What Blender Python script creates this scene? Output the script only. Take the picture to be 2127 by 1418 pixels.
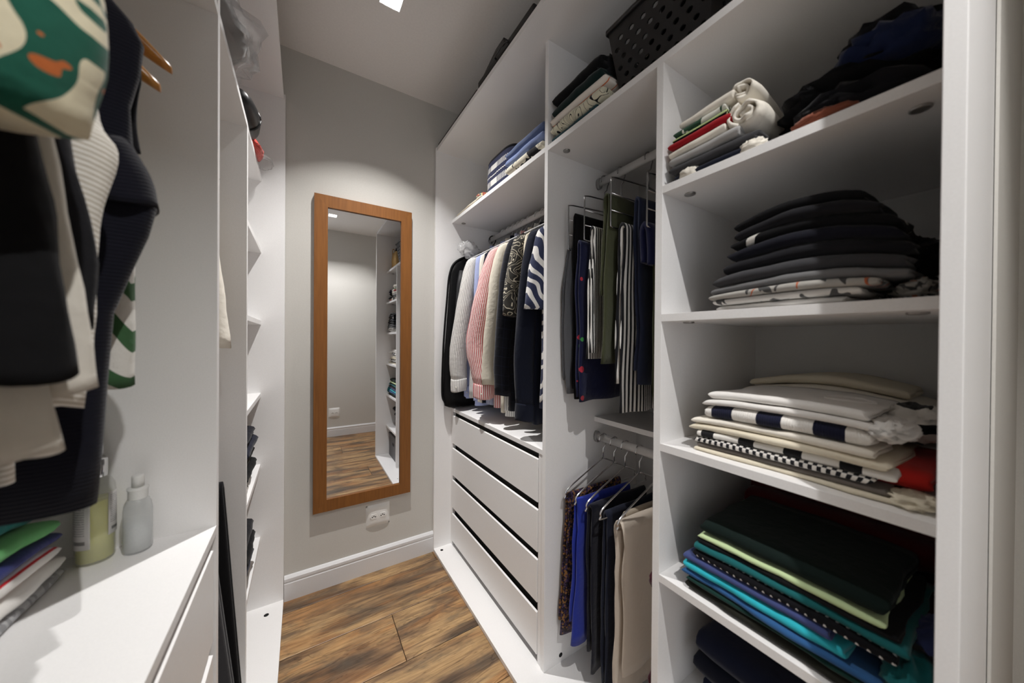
import bpy, math, random
import numpy as np
from mathutils import Matrix, Vector, noise

S = bpy.context.scene
COL = S.collection
for o in list(bpy.data.objects):
    bpy.data.objects.remove(o)

# ------------------------------------------------------------------ camera, light, exposure
FPX, YAW, PIT, ROL, CAMH = 691.34, math.radians(32.194), math.radians(-.295), math.radians(.4375), 1.1905
def camera():
    cy, sy, cp, sp, cr, sr = math.cos(YAW), math.sin(YAW), math.cos(PIT), math.sin(PIT), math.cos(ROL), math.sin(ROL)
    r0, f0, z = Vector((cy, -sy, 0)), Vector((sy, cy, 0)), Vector((0, 0, 1))
    fw = f0 * cp + z * sp
    u0 = z * cp - f0 * sp
    rt = r0 * cr + u0 * sr
    up = -r0 * sr + u0 * cr
    cam = bpy.data.cameras.new('camera')
    cam.sensor_width = 36.0
    cam.lens = FPX / 2127 * 36
    cam.clip_start = .02
    cam.dof.use_dof = True
    cam.dof.focus_distance = 1.5
    cam.dof.aperture_fstop = 2.8
    ob = bpy.data.objects.new('camera', cam)
    COL.objects.link(ob)
    m = Matrix((rt, up, -fw)).transposed().to_4x4()
    m.translation = (0, 0, CAMH)
    ob.matrix_world = m
    S.camera = ob
camera()
S.view_settings.view_transform = 'Standard'
S.view_settings.look = 'None'
S.view_settings.gamma = 1.0
S.view_settings.exposure = -0.34
S.view_settings.use_curve_mapping = False
S.cycles.use_denoising = True
S.cycles.adaptive_threshold = .07
S.cycles.adaptive_min_samples = 16
S.cycles.max_bounces = 9
S.cycles.diffuse_bounces = 7
S.cycles.transparent_max_bounces = 8
S.cycles.caustics_reflective = False
S.cycles.caustics_refractive = False
LAMP_W = 14.0
W = bpy.data.worlds.new('fill light outside')
S.world = W
W.use_nodes = True
W.node_tree.nodes['Background'].inputs[0].default_value = (.93, .955, 1.0, 1)
W.node_tree.nodes['Background'].inputs[1].default_value = 1.8  # even fill light, enters by the added opening in the near wall

# ------------------------------------------------------------------ materials
MATS = {}
def newmat(name, rough=.8, color=(.8, .8, .8), spec=.3):
    m = bpy.data.materials.new(name)
    m.use_nodes = True
    b = m.node_tree.nodes['Principled BSDF']
    b.inputs['Base Color'].default_value = (*color, 1)
    b.inputs['Roughness'].default_value = rough
    b.inputs['Specular IOR Level'].default_value = spec
    return m, m.node_tree, b
def nd(t, kind, **kw):
    n = t.nodes.new(kind)
    for k, v in kw.items():
        if k.startswith('i_'):
            n.inputs[k[2:].replace('_', ' ')].default_value = v
        else:
            setattr(n, k, v)
    return n
def ramp(t, fac, stops, interp='LINEAR'):
    r = nd(t, 'ShaderNodeValToRGB')
    r.color_ramp.interpolation = interp
    e = r.color_ramp.elements
    while len(e) < len(stops):
        e.new(.5)
    for el, (p, c) in zip(e, stops):
        el.position = p
        el.color = (*c, 1) if len(c) == 3 else c
    t.links.new(fac, r.inputs[0])
    return r
def mth(t, op, a, b=None, c=None):
    n = nd(t, 'ShaderNodeMath', operation=op)
    for i, v in enumerate((a, b, c)):
        if v is None: continue
        if isinstance(v, (int, float)): n.inputs[i].default_value = v
        else: t.links.new(v, n.inputs[i])
    return n.outputs[0]
def mix(t, f, a, b):
    n = nd(t, 'ShaderNodeMix', data_type='RGBA')
    if isinstance(f, (int, float)): n.inputs[0].default_value = f
    else: t.links.new(f, n.inputs[0])
    for i, v in ((6, a), (7, b)):
        if isinstance(v, tuple): n.inputs[i].default_value = (*v, 1)
        else: t.links.new(v, n.inputs[i])
    return n.outputs[2]
def bump(t, b, height, strength=.2, dist=.002):
    n = nd(t, 'ShaderNodeBump')
    n.inputs['Strength'].default_value = strength
    n.inputs['Distance'].default_value = dist
    t.links.new(height, n.inputs['Height'])
    t.links.new(n.outputs[0], b.inputs['Normal'])
def plain(name, color, rough=.5, spec=.3, metallic=0, grain=0, gscale=400, **kw):
    if name in MATS: return MATS[name]
    m, t, b = newmat(name, rough, color, spec)
    b.inputs['Metallic'].default_value = metallic
    for k, v in kw.items():
        b.inputs[k.replace('_', ' ')].default_value = v
    tc = nd(t, 'ShaderNodeTexCoord')
    n = nd(t, 'ShaderNodeTexNoise', i_Scale=gscale, i_Detail=2)
    t.links.new(tc.outputs['Object'], n.inputs['Vector'])
    if grain:
        bump(t, b, n.outputs['Fac'], grain, .001)
    lo = tuple(c * .96 for c in color)
    r = ramp(t, n.outputs['Fac'], [(.3, lo), (.7, color)])
    t.links.new(r.outputs[0], b.inputs['Base Color'])
    MATS[name] = m
    return m

def hx(h):
    """sRGB hex -> linear"""
    v = [int(h[i:i + 2], 16) / 255 for i in (0, 2, 4)]
    return tuple(c / 12.92 if c <= .04045 else ((c + .055) / 1.055) ** 2.4 for c in v)

def fabric(name, c, pat=None, c2=None, c3=None, period=.01, duty=.5, axis='U', rough=.92, scale=30, sheen=.15, rib=0, thresh=.5):
    """cloth with a weave relief; pattern runs in the garment's own UV (metres)"""
    if name in MATS: return MATS[name]
    c = hx(c) if isinstance(c, str) else c
    c2 = hx(c2) if isinstance(c2, str) else c2
    c3 = hx(c3) if isinstance(c3, str) else c3
    m, t, b = newmat(name, rough, c, .15)
    b.inputs['Sheen Weight'].default_value = sheen
    b.inputs['Sheen Roughness'].default_value = .5
    uv = nd(t, 'ShaderNodeUVMap', uv_map='UVMap')
    sep = nd(t, 'ShaderNodeSeparateXYZ')
    t.links.new(uv.outputs[0], sep.inputs[0])
    def band(ax, per, du):
        f = mth(t, 'FRACT', mth(t, 'DIVIDE', sep.outputs[0 if ax == 'U' else 1], per))
        return mth(t, 'LESS_THAN', f, du)
    ns = nd(t, 'ShaderNodeTexNoise', i_Scale=14, i_Detail=3)
    t.links.new(uv.outputs[0], ns.inputs['Vector'])
    base = mix(t, mth(t, 'MULTIPLY', ns.outputs['Fac'], .25), c, tuple(x * .7 for x in c))
    col = base
    if pat == 'stripe':
        col = mix(t, band(axis, period, duty), base, c2)
        if c3: col = mix(t, band(axis, period * 5, duty * .2), col, c3)
    elif pat == 'check':
        f = mth(t, 'ADD', band('U', period, duty), band('V', period, duty))
        col = mix(t, mth(t, 'MULTIPLY', f, .5), base, c2)
    elif pat == 'gingham':
        f = mth(t, 'ABSOLUTE', mth(t, 'SUBTRACT', band('U', period, .5), band('V', period, .5)))
        col = mix(t, f, base, c2)
    elif pat == 'dots':
        v = nd(t, 'ShaderNodeTexVoronoi', i_Scale=1 / period, i_Randomness=0.0)
        t.links.new(uv.outputs[0], v.inputs['Vector'])
        col = mix(t, mth(t, 'LESS_THAN', v.outputs['Distance'], duty), base, c2)
    elif pat == 'floral':
        n1 = nd(t, 'ShaderNodeTexNoise', i_Scale=scale, i_Detail=1, i_Distortion=1.2)
        t.links.new(uv.outputs[0], n1.inputs['Vector'])
        n2 = nd(t, 'ShaderNodeTexNoise', i_Scale=scale * .7, i_Detail=1, i_Distortion=2.0)
        mp = nd(t, 'ShaderNodeMapping', vector_type='POINT')
        mp.inputs['Location'].default_value = (3.1, 7.7, 0)
        t.links.new(uv.outputs[0], mp.inputs[0]); t.links.new(mp.outputs[0], n2.inputs['Vector'])
        col = mix(t, mth(t, 'GREATER_THAN', n1.outputs['Fac'], thresh), base, c2)
        if c3: col = mix(t, mth(t, 'GREATER_THAN', n2.outputs['Fac'], thresh + .06), col, c3)
    elif pat == 'lines':      # outline drawing: thin contour lines of a distorted noise
        n1 = nd(t, 'ShaderNodeTexNoise', i_Scale=scale, i_Detail=0, i_Distortion=1.5)
        t.links.new(uv.outputs[0], n1.inputs['Vector'])
        f = mth(t, 'FRACT', mth(t, 'MULTIPLY', n1.outputs['Fac'], 7.0))
        col = mix(t, mth(t, 'LESS_THAN', f, duty), base, c2)
    elif pat == 'zebra':
        w = nd(t, 'ShaderNodeTexWave', i_Scale=scale, i_Distortion=6.0, i_Detail=1.0, bands_direction='DIAGONAL')
        w.inputs['Detail Scale'].default_value = .8
        t.links.new(uv.outputs[0], w.inputs['Vector'])
        col = mix(t, mth(t, 'GREATER_THAN', w.outputs['Fac'], thresh), base, c2)
    elif pat == 'dash':
        col = mix(t, mth(t, 'MULTIPLY', band('U', period, duty), band('V', period * 5, .4)), base, c2)
    elif pat == 'flowers':    # scattered small blots
        v = nd(t, 'ShaderNodeTexVoronoi', i_Scale=1 / period)
        t.links.new(uv.outputs[0], v.inputs['Vector'])
        sp = nd(t, 'ShaderNodeSeparateColor'); t.links.new(v.outputs['Color'], sp.inputs[0])
        f = mth(t, 'MULTIPLY', mth(t, 'LESS_THAN', v.outputs['Distance'], duty), mth(t, 'GREATER_THAN', sp.outputs[0], .45))
        col = mix(t, f, base, mix(t, mth(t, 'GREATER_THAN', sp.outputs[1], .6), c2, c3 or c2))
    elif pat == 'mosaic':
        v = nd(t, 'ShaderNodeTexVoronoi', i_Scale=1 / period)
        t.links.new(uv.outputs[0], v.inputs['Vector'])
        sp = nd(t, 'ShaderNodeSeparateColor'); t.links.new(v.outputs['Color'], sp.inputs[0])
        r = ramp(t, sp.outputs[0], [(0, c), (.45, c), (.46, c2), (.7, c2), (.71, c3), (1, c3)], 'CONSTANT')
        col = r.outputs[0]
    if not isinstance(col, tuple):
        t.links.new(col, b.inputs['Base Color'])
    if rib:
        h = mth(t, 'SINE', mth(t, 'MULTIPLY', sep.outputs[0 if axis == 'U' else 1], 6.283 / rib))
        bump(t, b, h, .25, .001)
    else:
        n = nd(t, 'ShaderNodeTexNoise', i_Scale=55, i_Detail=4)
        t.links.new(uv.outputs[0], n.inputs['Vector'])
        bump(t, b, n.outputs['Fac'], .45, .004)
    MATS[name] = m
    return m

def glass(name, color=(1, 1, 1), rough=.03, trans=1.0, alpha=1.0, ior=1.3):
    if name in MATS: return MATS[name]
    m, t, b = newmat(name, rough, color, .5)
    b.inputs['Transmission Weight'].default_value = trans
    b.inputs['IOR'].default_value = ior
    b.inputs['Alpha'].default_value = alpha
    MATS[name] = m
    return m

WHITE = plain('white melamine', (.87, .862, .858), .38, .4)
EDGE = WHITE
WALL = plain('warm grey wall paint', (.585, .57, .535), .8, .2, grain=.08, gscale=160)
CEIL = plain('white ceiling paint', (.84, .81, .78), .9, .1, grain=.05, gscale=120)
SKIRT = plain('white skirting lacquer', (.72, .72, .73), .4, .4)
CHROME = plain('chrome', (.75, .75, .76), .14, .5, metallic=1)
STEEL = plain('dark chrome wire', (.42, .42, .43), .18, .5, metallic=1)
RODM = plain('white lacquered rod', (.66, .65, .64), .3, .5)
BLACKP = plain('black plastic', (.012, .012, .013), .35, .5)
CLEAR = glass('clear plastic', (1, 1, 1), .05, .95, .55)
HOLE = plain('black screw hole', (.01, .01, .01), .8)
CAMSTEEL = plain('zinc connector', (.35, .34, .33), .4, .5, metallic=.8)

# ------------------------------------------------------------------ mesh helpers
def setp(o, label=None, cat=None, group=None, kind=None):
    if label: o['label'] = label
    if cat: o['category'] = cat
    if group: o['group'] = group
    if kind: o['kind'] = kind
    return o
WLOC = {}
def mesh(name, verts, faces, mat, parent=None, loc=None, smooth=True, uv=None):
    """verts in world coordinates; the object's origin goes to loc (default: centre of its base)"""
    v = np.asarray(verts, float)
    if loc is None:
        lo, hi = v.min(0), v.max(0)
        loc = ((lo[0] + hi[0]) / 2, (lo[1] + hi[1]) / 2, lo[2])
    loc = np.array(loc, float)
    me = bpy.data.meshes.new(name)
    me.from_pydata((v - loc).tolist(), [], faces)
    if uv is not None:
        l = me.uv_layers.new(name='UVMap')
        idx = np.empty(len(me.loops), np.int32)
        me.loops.foreach_get('vertex_index', idx)
        l.data.foreach_set('uv', np.asarray(uv, np.float32)[idx].ravel())
    if smooth:
        me.polygons.foreach_set('use_smooth', [True] * len(me.polygons))
    me.materials.append(mat)
    me.update()
    o = bpy.data.objects.new(name, me)
    COL.objects.link(o)
    if parent is not None:
        o.parent = parent
        o.location = loc - WLOC[parent.name]
    else:
        o.location = loc
    WLOC[o.name] = loc
    return o
def empty(name, loc, label=None, cat=None, group=None, kind=None):
    o = bpy.data.objects.new(name, None)
    o.empty_display_size = .05
    COL.objects.link(o)
    o.location = loc
    WLOC[o.name] = np.array(loc, float)
    return setp(o, label, cat, group, kind)
BOXF = [(0, 3, 2, 1), (4, 5, 6, 7), (0, 1, 5, 4), (1, 2, 6, 5), (2, 3, 7, 6), (3, 0, 4, 7)]
def boxv(x0, x1, y0, y1, z0, z1):
    return [(x0, y0, z0), (x1, y0, z0), (x1, y1, z0), (x0, y1, z0), (x0, y0, z1), (x1, y0, z1), (x1, y1, z1), (x0, y1, z1)]
def joinv(parts):
    V, F = [], []
    for v, f in parts:
        n = len(V)
        V += [tuple(p) for p in v]
        F += [tuple(i + n for i in q) for q in f]
    return V, F
def box(name, x0, x1, y0, y1, z0, z1, mat, parent=None, bevel=.0):
    o = mesh(name, boxv(x0, x1, y0, y1, z0, z1), BOXF, mat, parent, smooth=False)
    if bevel:
        m = o.modifiers.new('bevel', 'BEVEL'); m.width = bevel; m.segments = 2
    return o
def loft(rings, cap=True):
    """closed loops -> verts, faces, uv (metres round the loop, metres along)"""
    R = np.asarray(rings, float)
    k, n, _ = R.shape
    V = R.reshape(-1, 3)
    F = []
    for i in range(k - 1):
        for j in range(n):
            a, b = i * n + j, i * n + (j + 1) % n
            F.append((a, b, b + n, a + n))
    if cap:
        F.append(tuple(range(n - 1, -1, -1)))
        F.append(tuple(range((k - 1) * n, k * n)))
    per = np.zeros((k, n)); lng = np.zeros((k, n))
    ref = np.linalg.norm(np.diff(R, axis=1), axis=2).max(axis=0)
    per[:, 1:] = np.cumsum(ref)[None, :]
    # fold the second half back so that the pattern has no visible jump at the seam
    tot = per[0, -1]
    per = np.where(per > tot / 2, tot - per, per)
    lng[1:] = np.cumsum(np.linalg.norm(np.diff(R, axis=0), axis=2).mean(axis=1))[:, None]
    return V, F, np.stack([per.ravel(), lng.ravel()], 1)
def wire_geo(path, r, n=8):
    P = np.asarray(path, float)
    rings = []
    T = np.gradient(P, axis=0)
    prev = None
    for i in range(len(P)):
        t = T[i] / (np.linalg.norm(T[i]) + 1e-9)
        if prev is None:
            a = np.cross(t, (0, 0, 1.)) if abs(t[2]) < .9 else np.cross(t, (1., 0, 0))
        else:
            a = prev - t * np.dot(prev, t)
        a = a / (np.linalg.norm(a) + 1e-9)
        prev = a
        b = np.cross(t, a)
        th = np.linspace(0, 2 * math.pi, n, endpoint=False)
        rr = r[i] if hasattr(r, '__len__') else r
        rings.append(P[i] + rr * (np.cos(th)[:, None] * a + np.sin(th)[:, None] * b))
    V, F, uv = loft(rings)
    return V, F
def smoothpath(pts, n=6):
    """Catmull-Rom through pts"""
    P = np.asarray(pts, float)
    Q = np.vstack([2 * P[0] - P[1], P, 2 * P[-1] - P[-2]])
    out = []
    for i in range(1, len(Q) - 2):
        for k in range(n):
            t = k / n
            a, b, c, d = Q[i - 1], Q[i], Q[i + 1], Q[i + 2]
            out.append(.5 * (2 * b + (c - a) * t + (2 * a - 5 * b + 4 * c - d) * t * t + (3 * b - a - 3 * c + d) * t ** 3))
    out.append(P[-1])
    return np.array(out)
def wire(name, path, r, mat, parent=None, n=8):
    V, F = wire_geo(path, r, n)
    return mesh(name, V, F, mat, parent)
def lathe(name, prof, cx, cy, mat, parent=None, n=28, squash=1.0):
    rings = []
    th = np.linspace(0, 2 * math.pi, n, endpoint=False)
    for r, z in prof:
        rings.append(np.stack([cx + r * np.cos(th), cy + r * squash * np.sin(th), np.full(n, z)], 1))
    V, F, uv = loft(rings)
    return mesh(name, V, F, mat, parent)
def nz(x, y, z=0.):
    return noise.noise((x, y, z))

# ------------------------------------------------------------------ room shell
D, NEAR, LW, RW, CZ, XE = 1.82, -.965, -.66, 1.235, 2.5, 2.0
floor = box('floor', LW - .1, XE + .1, NEAR - .1, D + .1, -.05, -.008, plain('dark underlay', (.03, .02, .015), .9))
setp(floor, 'wood laminate floor of wide brown planks', 'floor', kind='structure')
def wood_mat():
    m, t, b = newmat('laminate wood', .42, (.3, .2, .1), .35)
    tc = nd(t, 'ShaderNodeTexCoord')
    geo = nd(t, 'ShaderNodeObjectInfo')
    add = nd(t, 'ShaderNodeVectorMath', operation='ADD')
    sc = nd(t, 'ShaderNodeVectorMath', operation='SCALE')
    cmb = nd(t, 'ShaderNodeCombineXYZ')
    t.links.new(geo.outputs['Random'], cmb.inputs[0]); t.links.new(geo.outputs['Random'], cmb.inputs[1])
    t.links.new(cmb.outputs[0], sc.inputs[0]); sc.inputs['Scale'].default_value = 9.0
    t.links.new(tc.outputs['Object'], add.inputs[0]); t.links.new(sc.outputs[0], add.inputs[1])
    def stretched(sx, sy, detail, scale, dist=0.):
        mp = nd(t, 'ShaderNodeMapping'); mp.inputs['Scale'].default_value = (sx, sy, 1)
        t.links.new(add.outputs[0], mp.inputs[0])
        n = nd(t, 'ShaderNodeTexNoise', i_Scale=scale, i_Detail=detail, i_Distortion=dist, i_Roughness=.6)
        t.links.new(mp.outputs[0], n.inputs['Vector'])
        return n.outputs['Fac']
    bands = stretched(1.0, 6.0, 7, 1.7, .8)
    grain = stretched(3.5, 55, 8, 2.2, .4)
    blot = stretched(2.4, 6, 7, 2.4, 1.0)
    hue = stretched(.9, 3.5, 3, 2.1, .5)
    vein = stretched(.8, 8, 4, 1.9, 1.3)
    c1 = ramp(t, bands, [(.32, hx('44382f')), (.41, hx('6b5642')), (.47, hx('876c50')), (.53, hx('a58660')), (.59, hx('b59469')), (.68, hx('84694f'))])
    warm = mix(t, mth(t, 'MULTIPLY', ramp(t, hue, [(.48, (0, 0, 0)), (.62, (1, 1, 1))]).outputs[0], .45), c1.outputs[0], hx('a8713f'))
    c2 = mix(t, mth(t, 'MULTIPLY', ramp(t, blot, [(.50, (0, 0, 0)), (.66, (1, 1, 1))]).outputs[0], .6), warm, hx('5a5146'))
    vd = mth(t, 'ABSOLUTE', mth(t, 'SUBTRACT', vein, .5))
    vf = ramp(t, vd, [(0.0, (.5, .47, .45)), (.016, (1, 1, 1))])
    g0 = ramp(t, grain, [(.36, (.66, .64, .62)), (.58, (1.05, 1.05, 1.05))])
    gm = nd(t, 'ShaderNodeMix', data_type='RGBA', blend_type='MULTIPLY'); gm.inputs[0].default_value = 1.0
    t.links.new(g0.outputs[0], gm.inputs[6]); t.links.new(vf.outputs[0], gm.inputs[7])
    mul = nd(t, 'ShaderNodeMix', data_type='RGBA', blend_type='MULTIPLY'); mul.inputs[0].default_value = .9
    t.links.new(c2, mul.inputs[6]); t.links.new(gm.outputs[2], mul.inputs[7])
    t.links.new(mul.outputs[2], b.inputs['Base Color'])
    bump(t, b, grain, .12, .001)
    return m
WOOD = wood_mat()
rnd = random.Random(5)
rows = [(1.73, 1.815, [.62]), (1.485, 1.73, [1.02, -.3]), (1.24, 1.485, [.331]), (.995, 1.24, [.78]), (.75, .995, [.15]), (.505, .75, [.9]),
        (.26, .505, [.52]), (.015, .26, [.12]), (-.23, .015, [.75]), (-.475, -.23, [.36]), (-.72, -.475, [.95]), (-.96, -.72, [.2])]
for y0, y1, js in rows:
    xs = sorted([LW, RW if y0 > .03 else XE] + js)
    for a, b_ in zip(xs[:-1], xs[1:]):
        g = .0012
        e = .002
        x0, x1, ya, yb = a + g, b_ - g, y0 + g, y1 - g
        v = [(x0, ya, -.008), (x1, ya, -.008), (x1, yb, -.008), (x0, yb, -.008),
             (x0, ya, -.001), (x1, ya, -.001), (x1, yb, -.001), (x0, yb, -.001),
             (x0 + e, ya + e, 0), (x1 - e, ya + e, 0), (x1 - e, yb - e, 0), (x0 + e, yb - e, 0)]
        f = [(0, 3, 2, 1), (0, 1, 5, 4), (1, 2, 6, 5), (2, 3, 7, 6), (3, 0, 4, 7), (4, 5, 9, 8), (5, 6, 10, 9), (6, 7, 11, 10), (7, 4, 8, 11), (8, 9, 10, 11)]
        mesh('plank', v, f, WOOD, floor, smooth=False)
def struct(name, *a, label=None, **k):
    o = box(name, *a, **k)
    return setp(o, label, None, kind='structure')
struct('wall_back', LW - .1, RW + .1, D, D + .1, -.05, CZ, WALL, label='warm grey back wall behind the mirror')
struct('wall_right', RW, RW + .1, .16, D, -.05, CZ, WALL, label='grey right wall behind the shelves')
V, F = joinv([(boxv(1.0, RW + .02, .0405, .0445, -.05, CZ), BOXF), (boxv(RW + .02, XE, .0405, .15, -.05, CZ), BOXF)])
setp(mesh('wall_right_return', V, F, WALL, smooth=False), 'grey wall beside the end of the right wardrobe', kind='structure')
struct('wall_entrance', XE, XE + .1, NEAR - .1, .15, -.05, CZ, WALL, label='grey wall at the far right of the entrance area')
V, F = joinv([(boxv(.17, XE + .1, NEAR - .1, NEAR, -.05, CZ), BOXF), (boxv(LW - .1, -.64, NEAR - .1, NEAR, -.05, CZ), BOXF), (boxv(-.64, .17, NEAR - .1, NEAR, 2.2, CZ), BOXF)])  # opening behind the camera is unseen, added to let in fill light
setp(mesh('wall_near', V, F, WALL, smooth=False), 'grey near wall seen in the mirror, with an added fill light opening behind the camera', kind='structure')
struct('wall_left', LW - .1, LW, NEAR, D, -.05, CZ, WALL, label='grey left wall behind the wardrobe')
LAMPS = [(.286, 1.342), (.268, -.42)]
HL = .04
def ceiling():
    xs = [LW - .1, XE + .1]
    parts = []
    ys = [NEAR - .1]
    x0, x1 = LAMPS[0][0] - HL, LAMPS[0][0] + HL
    # strips that leave the two square lamp openings free
    for lx, ly in sorted(LAMPS, key=lambda q: q[1]):
        parts.append((boxv(xs[0], xs[1], ys[-1], ly - HL, CZ, CZ + .1), BOXF))
        parts.append((boxv(xs[0], lx - HL, ly - HL, ly + HL, CZ, CZ + .1), BOXF))
        parts.append((boxv(lx + HL, xs[1], ly - HL, ly + HL, CZ, CZ + .1), BOXF))
        ys.append(ly + HL)
    parts.append((boxv(xs[0], xs[1], ys[-1], D + .1, CZ, CZ + .1), BOXF))
    V, F = joinv(parts)
    return setp(mesh('ceiling', V, F, CEIL, smooth=False), 'plain white ceiling with two recessed square lamps', kind='structure')
ceiling()
def skirting(name, x0, x1, ywall, sgn, label):
    """profiled board along x; sgn -1: stands out towards -y"""
    prof = [(0, 0), (.014, 0), (.014, .078), (.0115, .081), (.0115, .086), (.014, .089), (.014, .1), (.006, .11), (0, .112)]
    rings = [[(x, ywall + sgn * a, z) for a, z in prof] for x in (x0, x1)]
    n = len(prof)
    V = [p for r in rings for p in r]
    F = [(j, (j + 1) % n, (j + 1) % n + n, j + n) for j in range(n)] + [tuple(range(n - 1, -1, -1)), tuple(range(n, 2 * n))]
    setp(mesh(name, V, F, SKIRT, smooth=False), label, kind='structure')
skirting('baseboard_back', -.066, .626, D - .0005, -1, 'white profiled skirting board under the mirror')
skirting('baseboard_near', .17, XE, NEAR + .0005, 1, 'white skirting board on the near wall')

# ------------------------------------------------------------------ recessed ceiling lamps
def ceiling_lamp(lx, ly, label, watts, spread):
    t = empty('ceiling_lamp', (lx, ly, CZ), label, 'lamp', 'recessed square ceiling lamps')
    dpt = .0325
    h = HL - .0005
    wl = plain('lamp housing white', (.85, .85, .85), .6)
    V, F = [], []
    parts = []
    for s in (-1, 1):
        parts.append((boxv(min(lx + s * h, lx + s * (h - .002)), max(lx + s * h, lx + s * (h - .002)), ly - h, ly + h, CZ - .0015, CZ + dpt + .006), BOXF))
        parts.append((boxv(lx - h + .002, lx + h - .002, min(ly + s * h, ly + s * (h - .002)), max(ly + s * h, ly + s * (h - .002)), CZ - .0015, CZ + dpt + .006), BOXF))
    V, F = joinv(parts)
    mesh('housing', V, F, wl, t, smooth=False)
    em, et, eb = newmat('lamp diffuser', .5, (1, 1, 1))
    eb.inputs['Emission Color'].default_value = (1, .96, .9, 1)
    eb.inputs['Emission Strength'].default_value = 12
    box('diffuser', lx - h + .002, lx + h - .002, ly - h + .002, ly + h - .002, CZ + dpt + .002, CZ + dpt + .006, em, t)
    L = bpy.data.lights.new('lamp_light', 'AREA')
    L.shape = 'SQUARE'; L.size = .02; L.energy = watts; L.color = (1, .978, .955); L.spread = math.radians(spread)
    lo = bpy.data.objects.new('lamp_light', L)
    COL.objects.link(lo)
    lo.parent = t
    lo.location = (0, 0, dpt)
ceiling_lamp(*LAMPS[0], 'square recessed ceiling lamp nearest the mirror wall', LAMP_W, 93)
ceiling_lamp(*LAMPS[1], 'square recessed ceiling lamp seen only in the mirror', LAMP_W * 1.5, 140)

# ------------------------------------------------------------------ right wardrobe
RF, RI, RB = .625, .7225, 1.215       # frame front, inner front, back
YA0, YA1, YB0, YB1, YC0, YC1 = .922, .940, .4816, .4996, .0455, .0632
YD1 = D - .003; YD0 = YD1 - .018
TZ = 2.257
T_ = .018
rw = empty('open_wardrobe', (RF, .95, 0), 'long open white wardrobe with drawers and shelves along the right wall', 'wardrobe')
def connector(x, y, z, parent, down=True):
    lathe('connector', [(.009, z - .004), (.012, z - .003), (.012, z), (.012, z + .0005)], x, y, CAMSTEEL, parent, n=12)
def hole(name, x, y, z, ax, parent, r=.008):
    th = np.linspace(0, 2 * math.pi, 12, endpoint=False)
    c, s = np.cos(th) * r, np.sin(th) * r
    o0 = np.zeros(12)
    rings = []
    for d in (0, .0008):
        if ax == 'z': rings.append(np.stack([x + c, y + s, z + o0 + d], 1))
        else: rings.append(np.stack([x + c, y + o0 - d, z + s], 1))
    V, F, uv = loft(rings)
    mesh(name, V, F, HOLE, parent)
box('top_panel', RF + .004, RB, YC1, YD0, TZ - .02, TZ, WHITE, rw, .0008)
bp = box('base_panel', RF, RB, YC1, YD0, .0015, .0185, WHITE, rw, .0008)
hole('screw_hole', .66, 1.765, .0186, 'z', bp); hole('screw_hole', .68, .75, .0186, 'z', bp, .004)
box('side_panel', RF, RB, YD0, YD1, 0, TZ, WHITE, rw, .0008)
box('side_panel', RF, RB, YC0, YC1, 0, TZ, WHITE, rw, .0008)
dv = box('divider_panel', RI, RB, YA0, YA1, .0185, TZ - .02, WHITE, rw, .0008)
hole('screw_hole', .80, YA0, .045, 'y', dv)
S2B = 1.852
box('divider_panel', RI, RB, YB0, YB1, .0185, S2B, WHITE, rw, .0008)
box('back_panel', RB, RB + .006, YC0, YD1, .02, TZ - .002, plain('white back board', (.7, .7, .7), .6), rw)
def shelf(y0, y1, zb, x0=RI, cams=True):
    s = box('shelf', x0, RB, y0, y1, zb, zb + T_, WHITE, rw, .0006)
    if cams:
        for yy in (y0 + .035, y1 - .035):
            connector(x0 + .055, yy, zb, s)
    return s
S1B = 1.854
shelf(YA1, YD0, S1B); shelf(YC1, YA0, S2B)
RZ = {'R1': 1.5406, 'R2': 1.2363, 'R3': .9284, 'R4': .6159, 'R5': .302}
for z in RZ.values():
    shelf(YC1, YB0, z)
shelf(YB1, YA0, .877, .962)
# chest of drawers in the first bay
WTZ = .80
box('drawer_worktop', RI, RB, YA1, YD0, WTZ - .018, WTZ, WHITE, rw, .0006)
fil = box('drawer_infill', RI + .003, RI + .02, YA1, YA1 + .024, .0185, WTZ - .018, WHITE, rw)
box('drawer_infill', RI + .003, RI + .02, YD0 - .022, YD0, .0185, WTZ - .018, WHITE, rw)
for zt, zb in ((.757, .602), (.572, .421), (.391, .238), (.200, .048)):
    d = empty('drawer', (RI + .01, 1.37, zb)); d.parent = rw; d.location = np.array((RI + .01, 1.37, zb)) - WLOC[rw.name]
    y0, y1 = YA1 + .027, YD0 - .024
    prof = [(RI + .001, zb), (RI + .001, zt), (RI + .007, zt + .003), (RI + .019, zt - .018), (RI + .019, zb)]
    V = [(x, y, z) for y in (y0, y1) for x, z in prof]
    n = 5
    F = [(j, j + n, (j + 1) % n + n, (j + 1) % n) for j in range(n)] + [tuple(range(n)), tuple(range(2 * n - 1, n - 1, -1))]
    mesh('drawer_front', V, F, WHITE, d, smooth=False)
    V, F = joinv([(boxv(RI + .05, RB - .03, y0 + .01, y0 + .022, zb + .02, zt - .05), BOXF), (boxv(RI + .05, RB - .03, y1 - .022, y1 - .01, zb + .02, zt - .05), BOXF),
                  (boxv(RI + .05, RB - .03, y0 + .022, y1 - .022, zb + .02, zb + .03), BOXF), (boxv(RB - .04, RB - .03, y0 + .022, y1 - .022, zb + .03, zt - .05), BOXF)])
    mesh('drawer_box', V, F, plain('drawer box grey', (.25, .25, .25), .6), d, smooth=False)
box('drawer_gap_shade', RI + .03, RI + .045, YA1, YD0, .02, WTZ - .019, plain('dark gap shade', (.05, .05, .05), .7), rw)  # dark sheet behind the fronts, shade of the gaps put into its colour
RODX, RODZ = .97, 1.798
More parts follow.
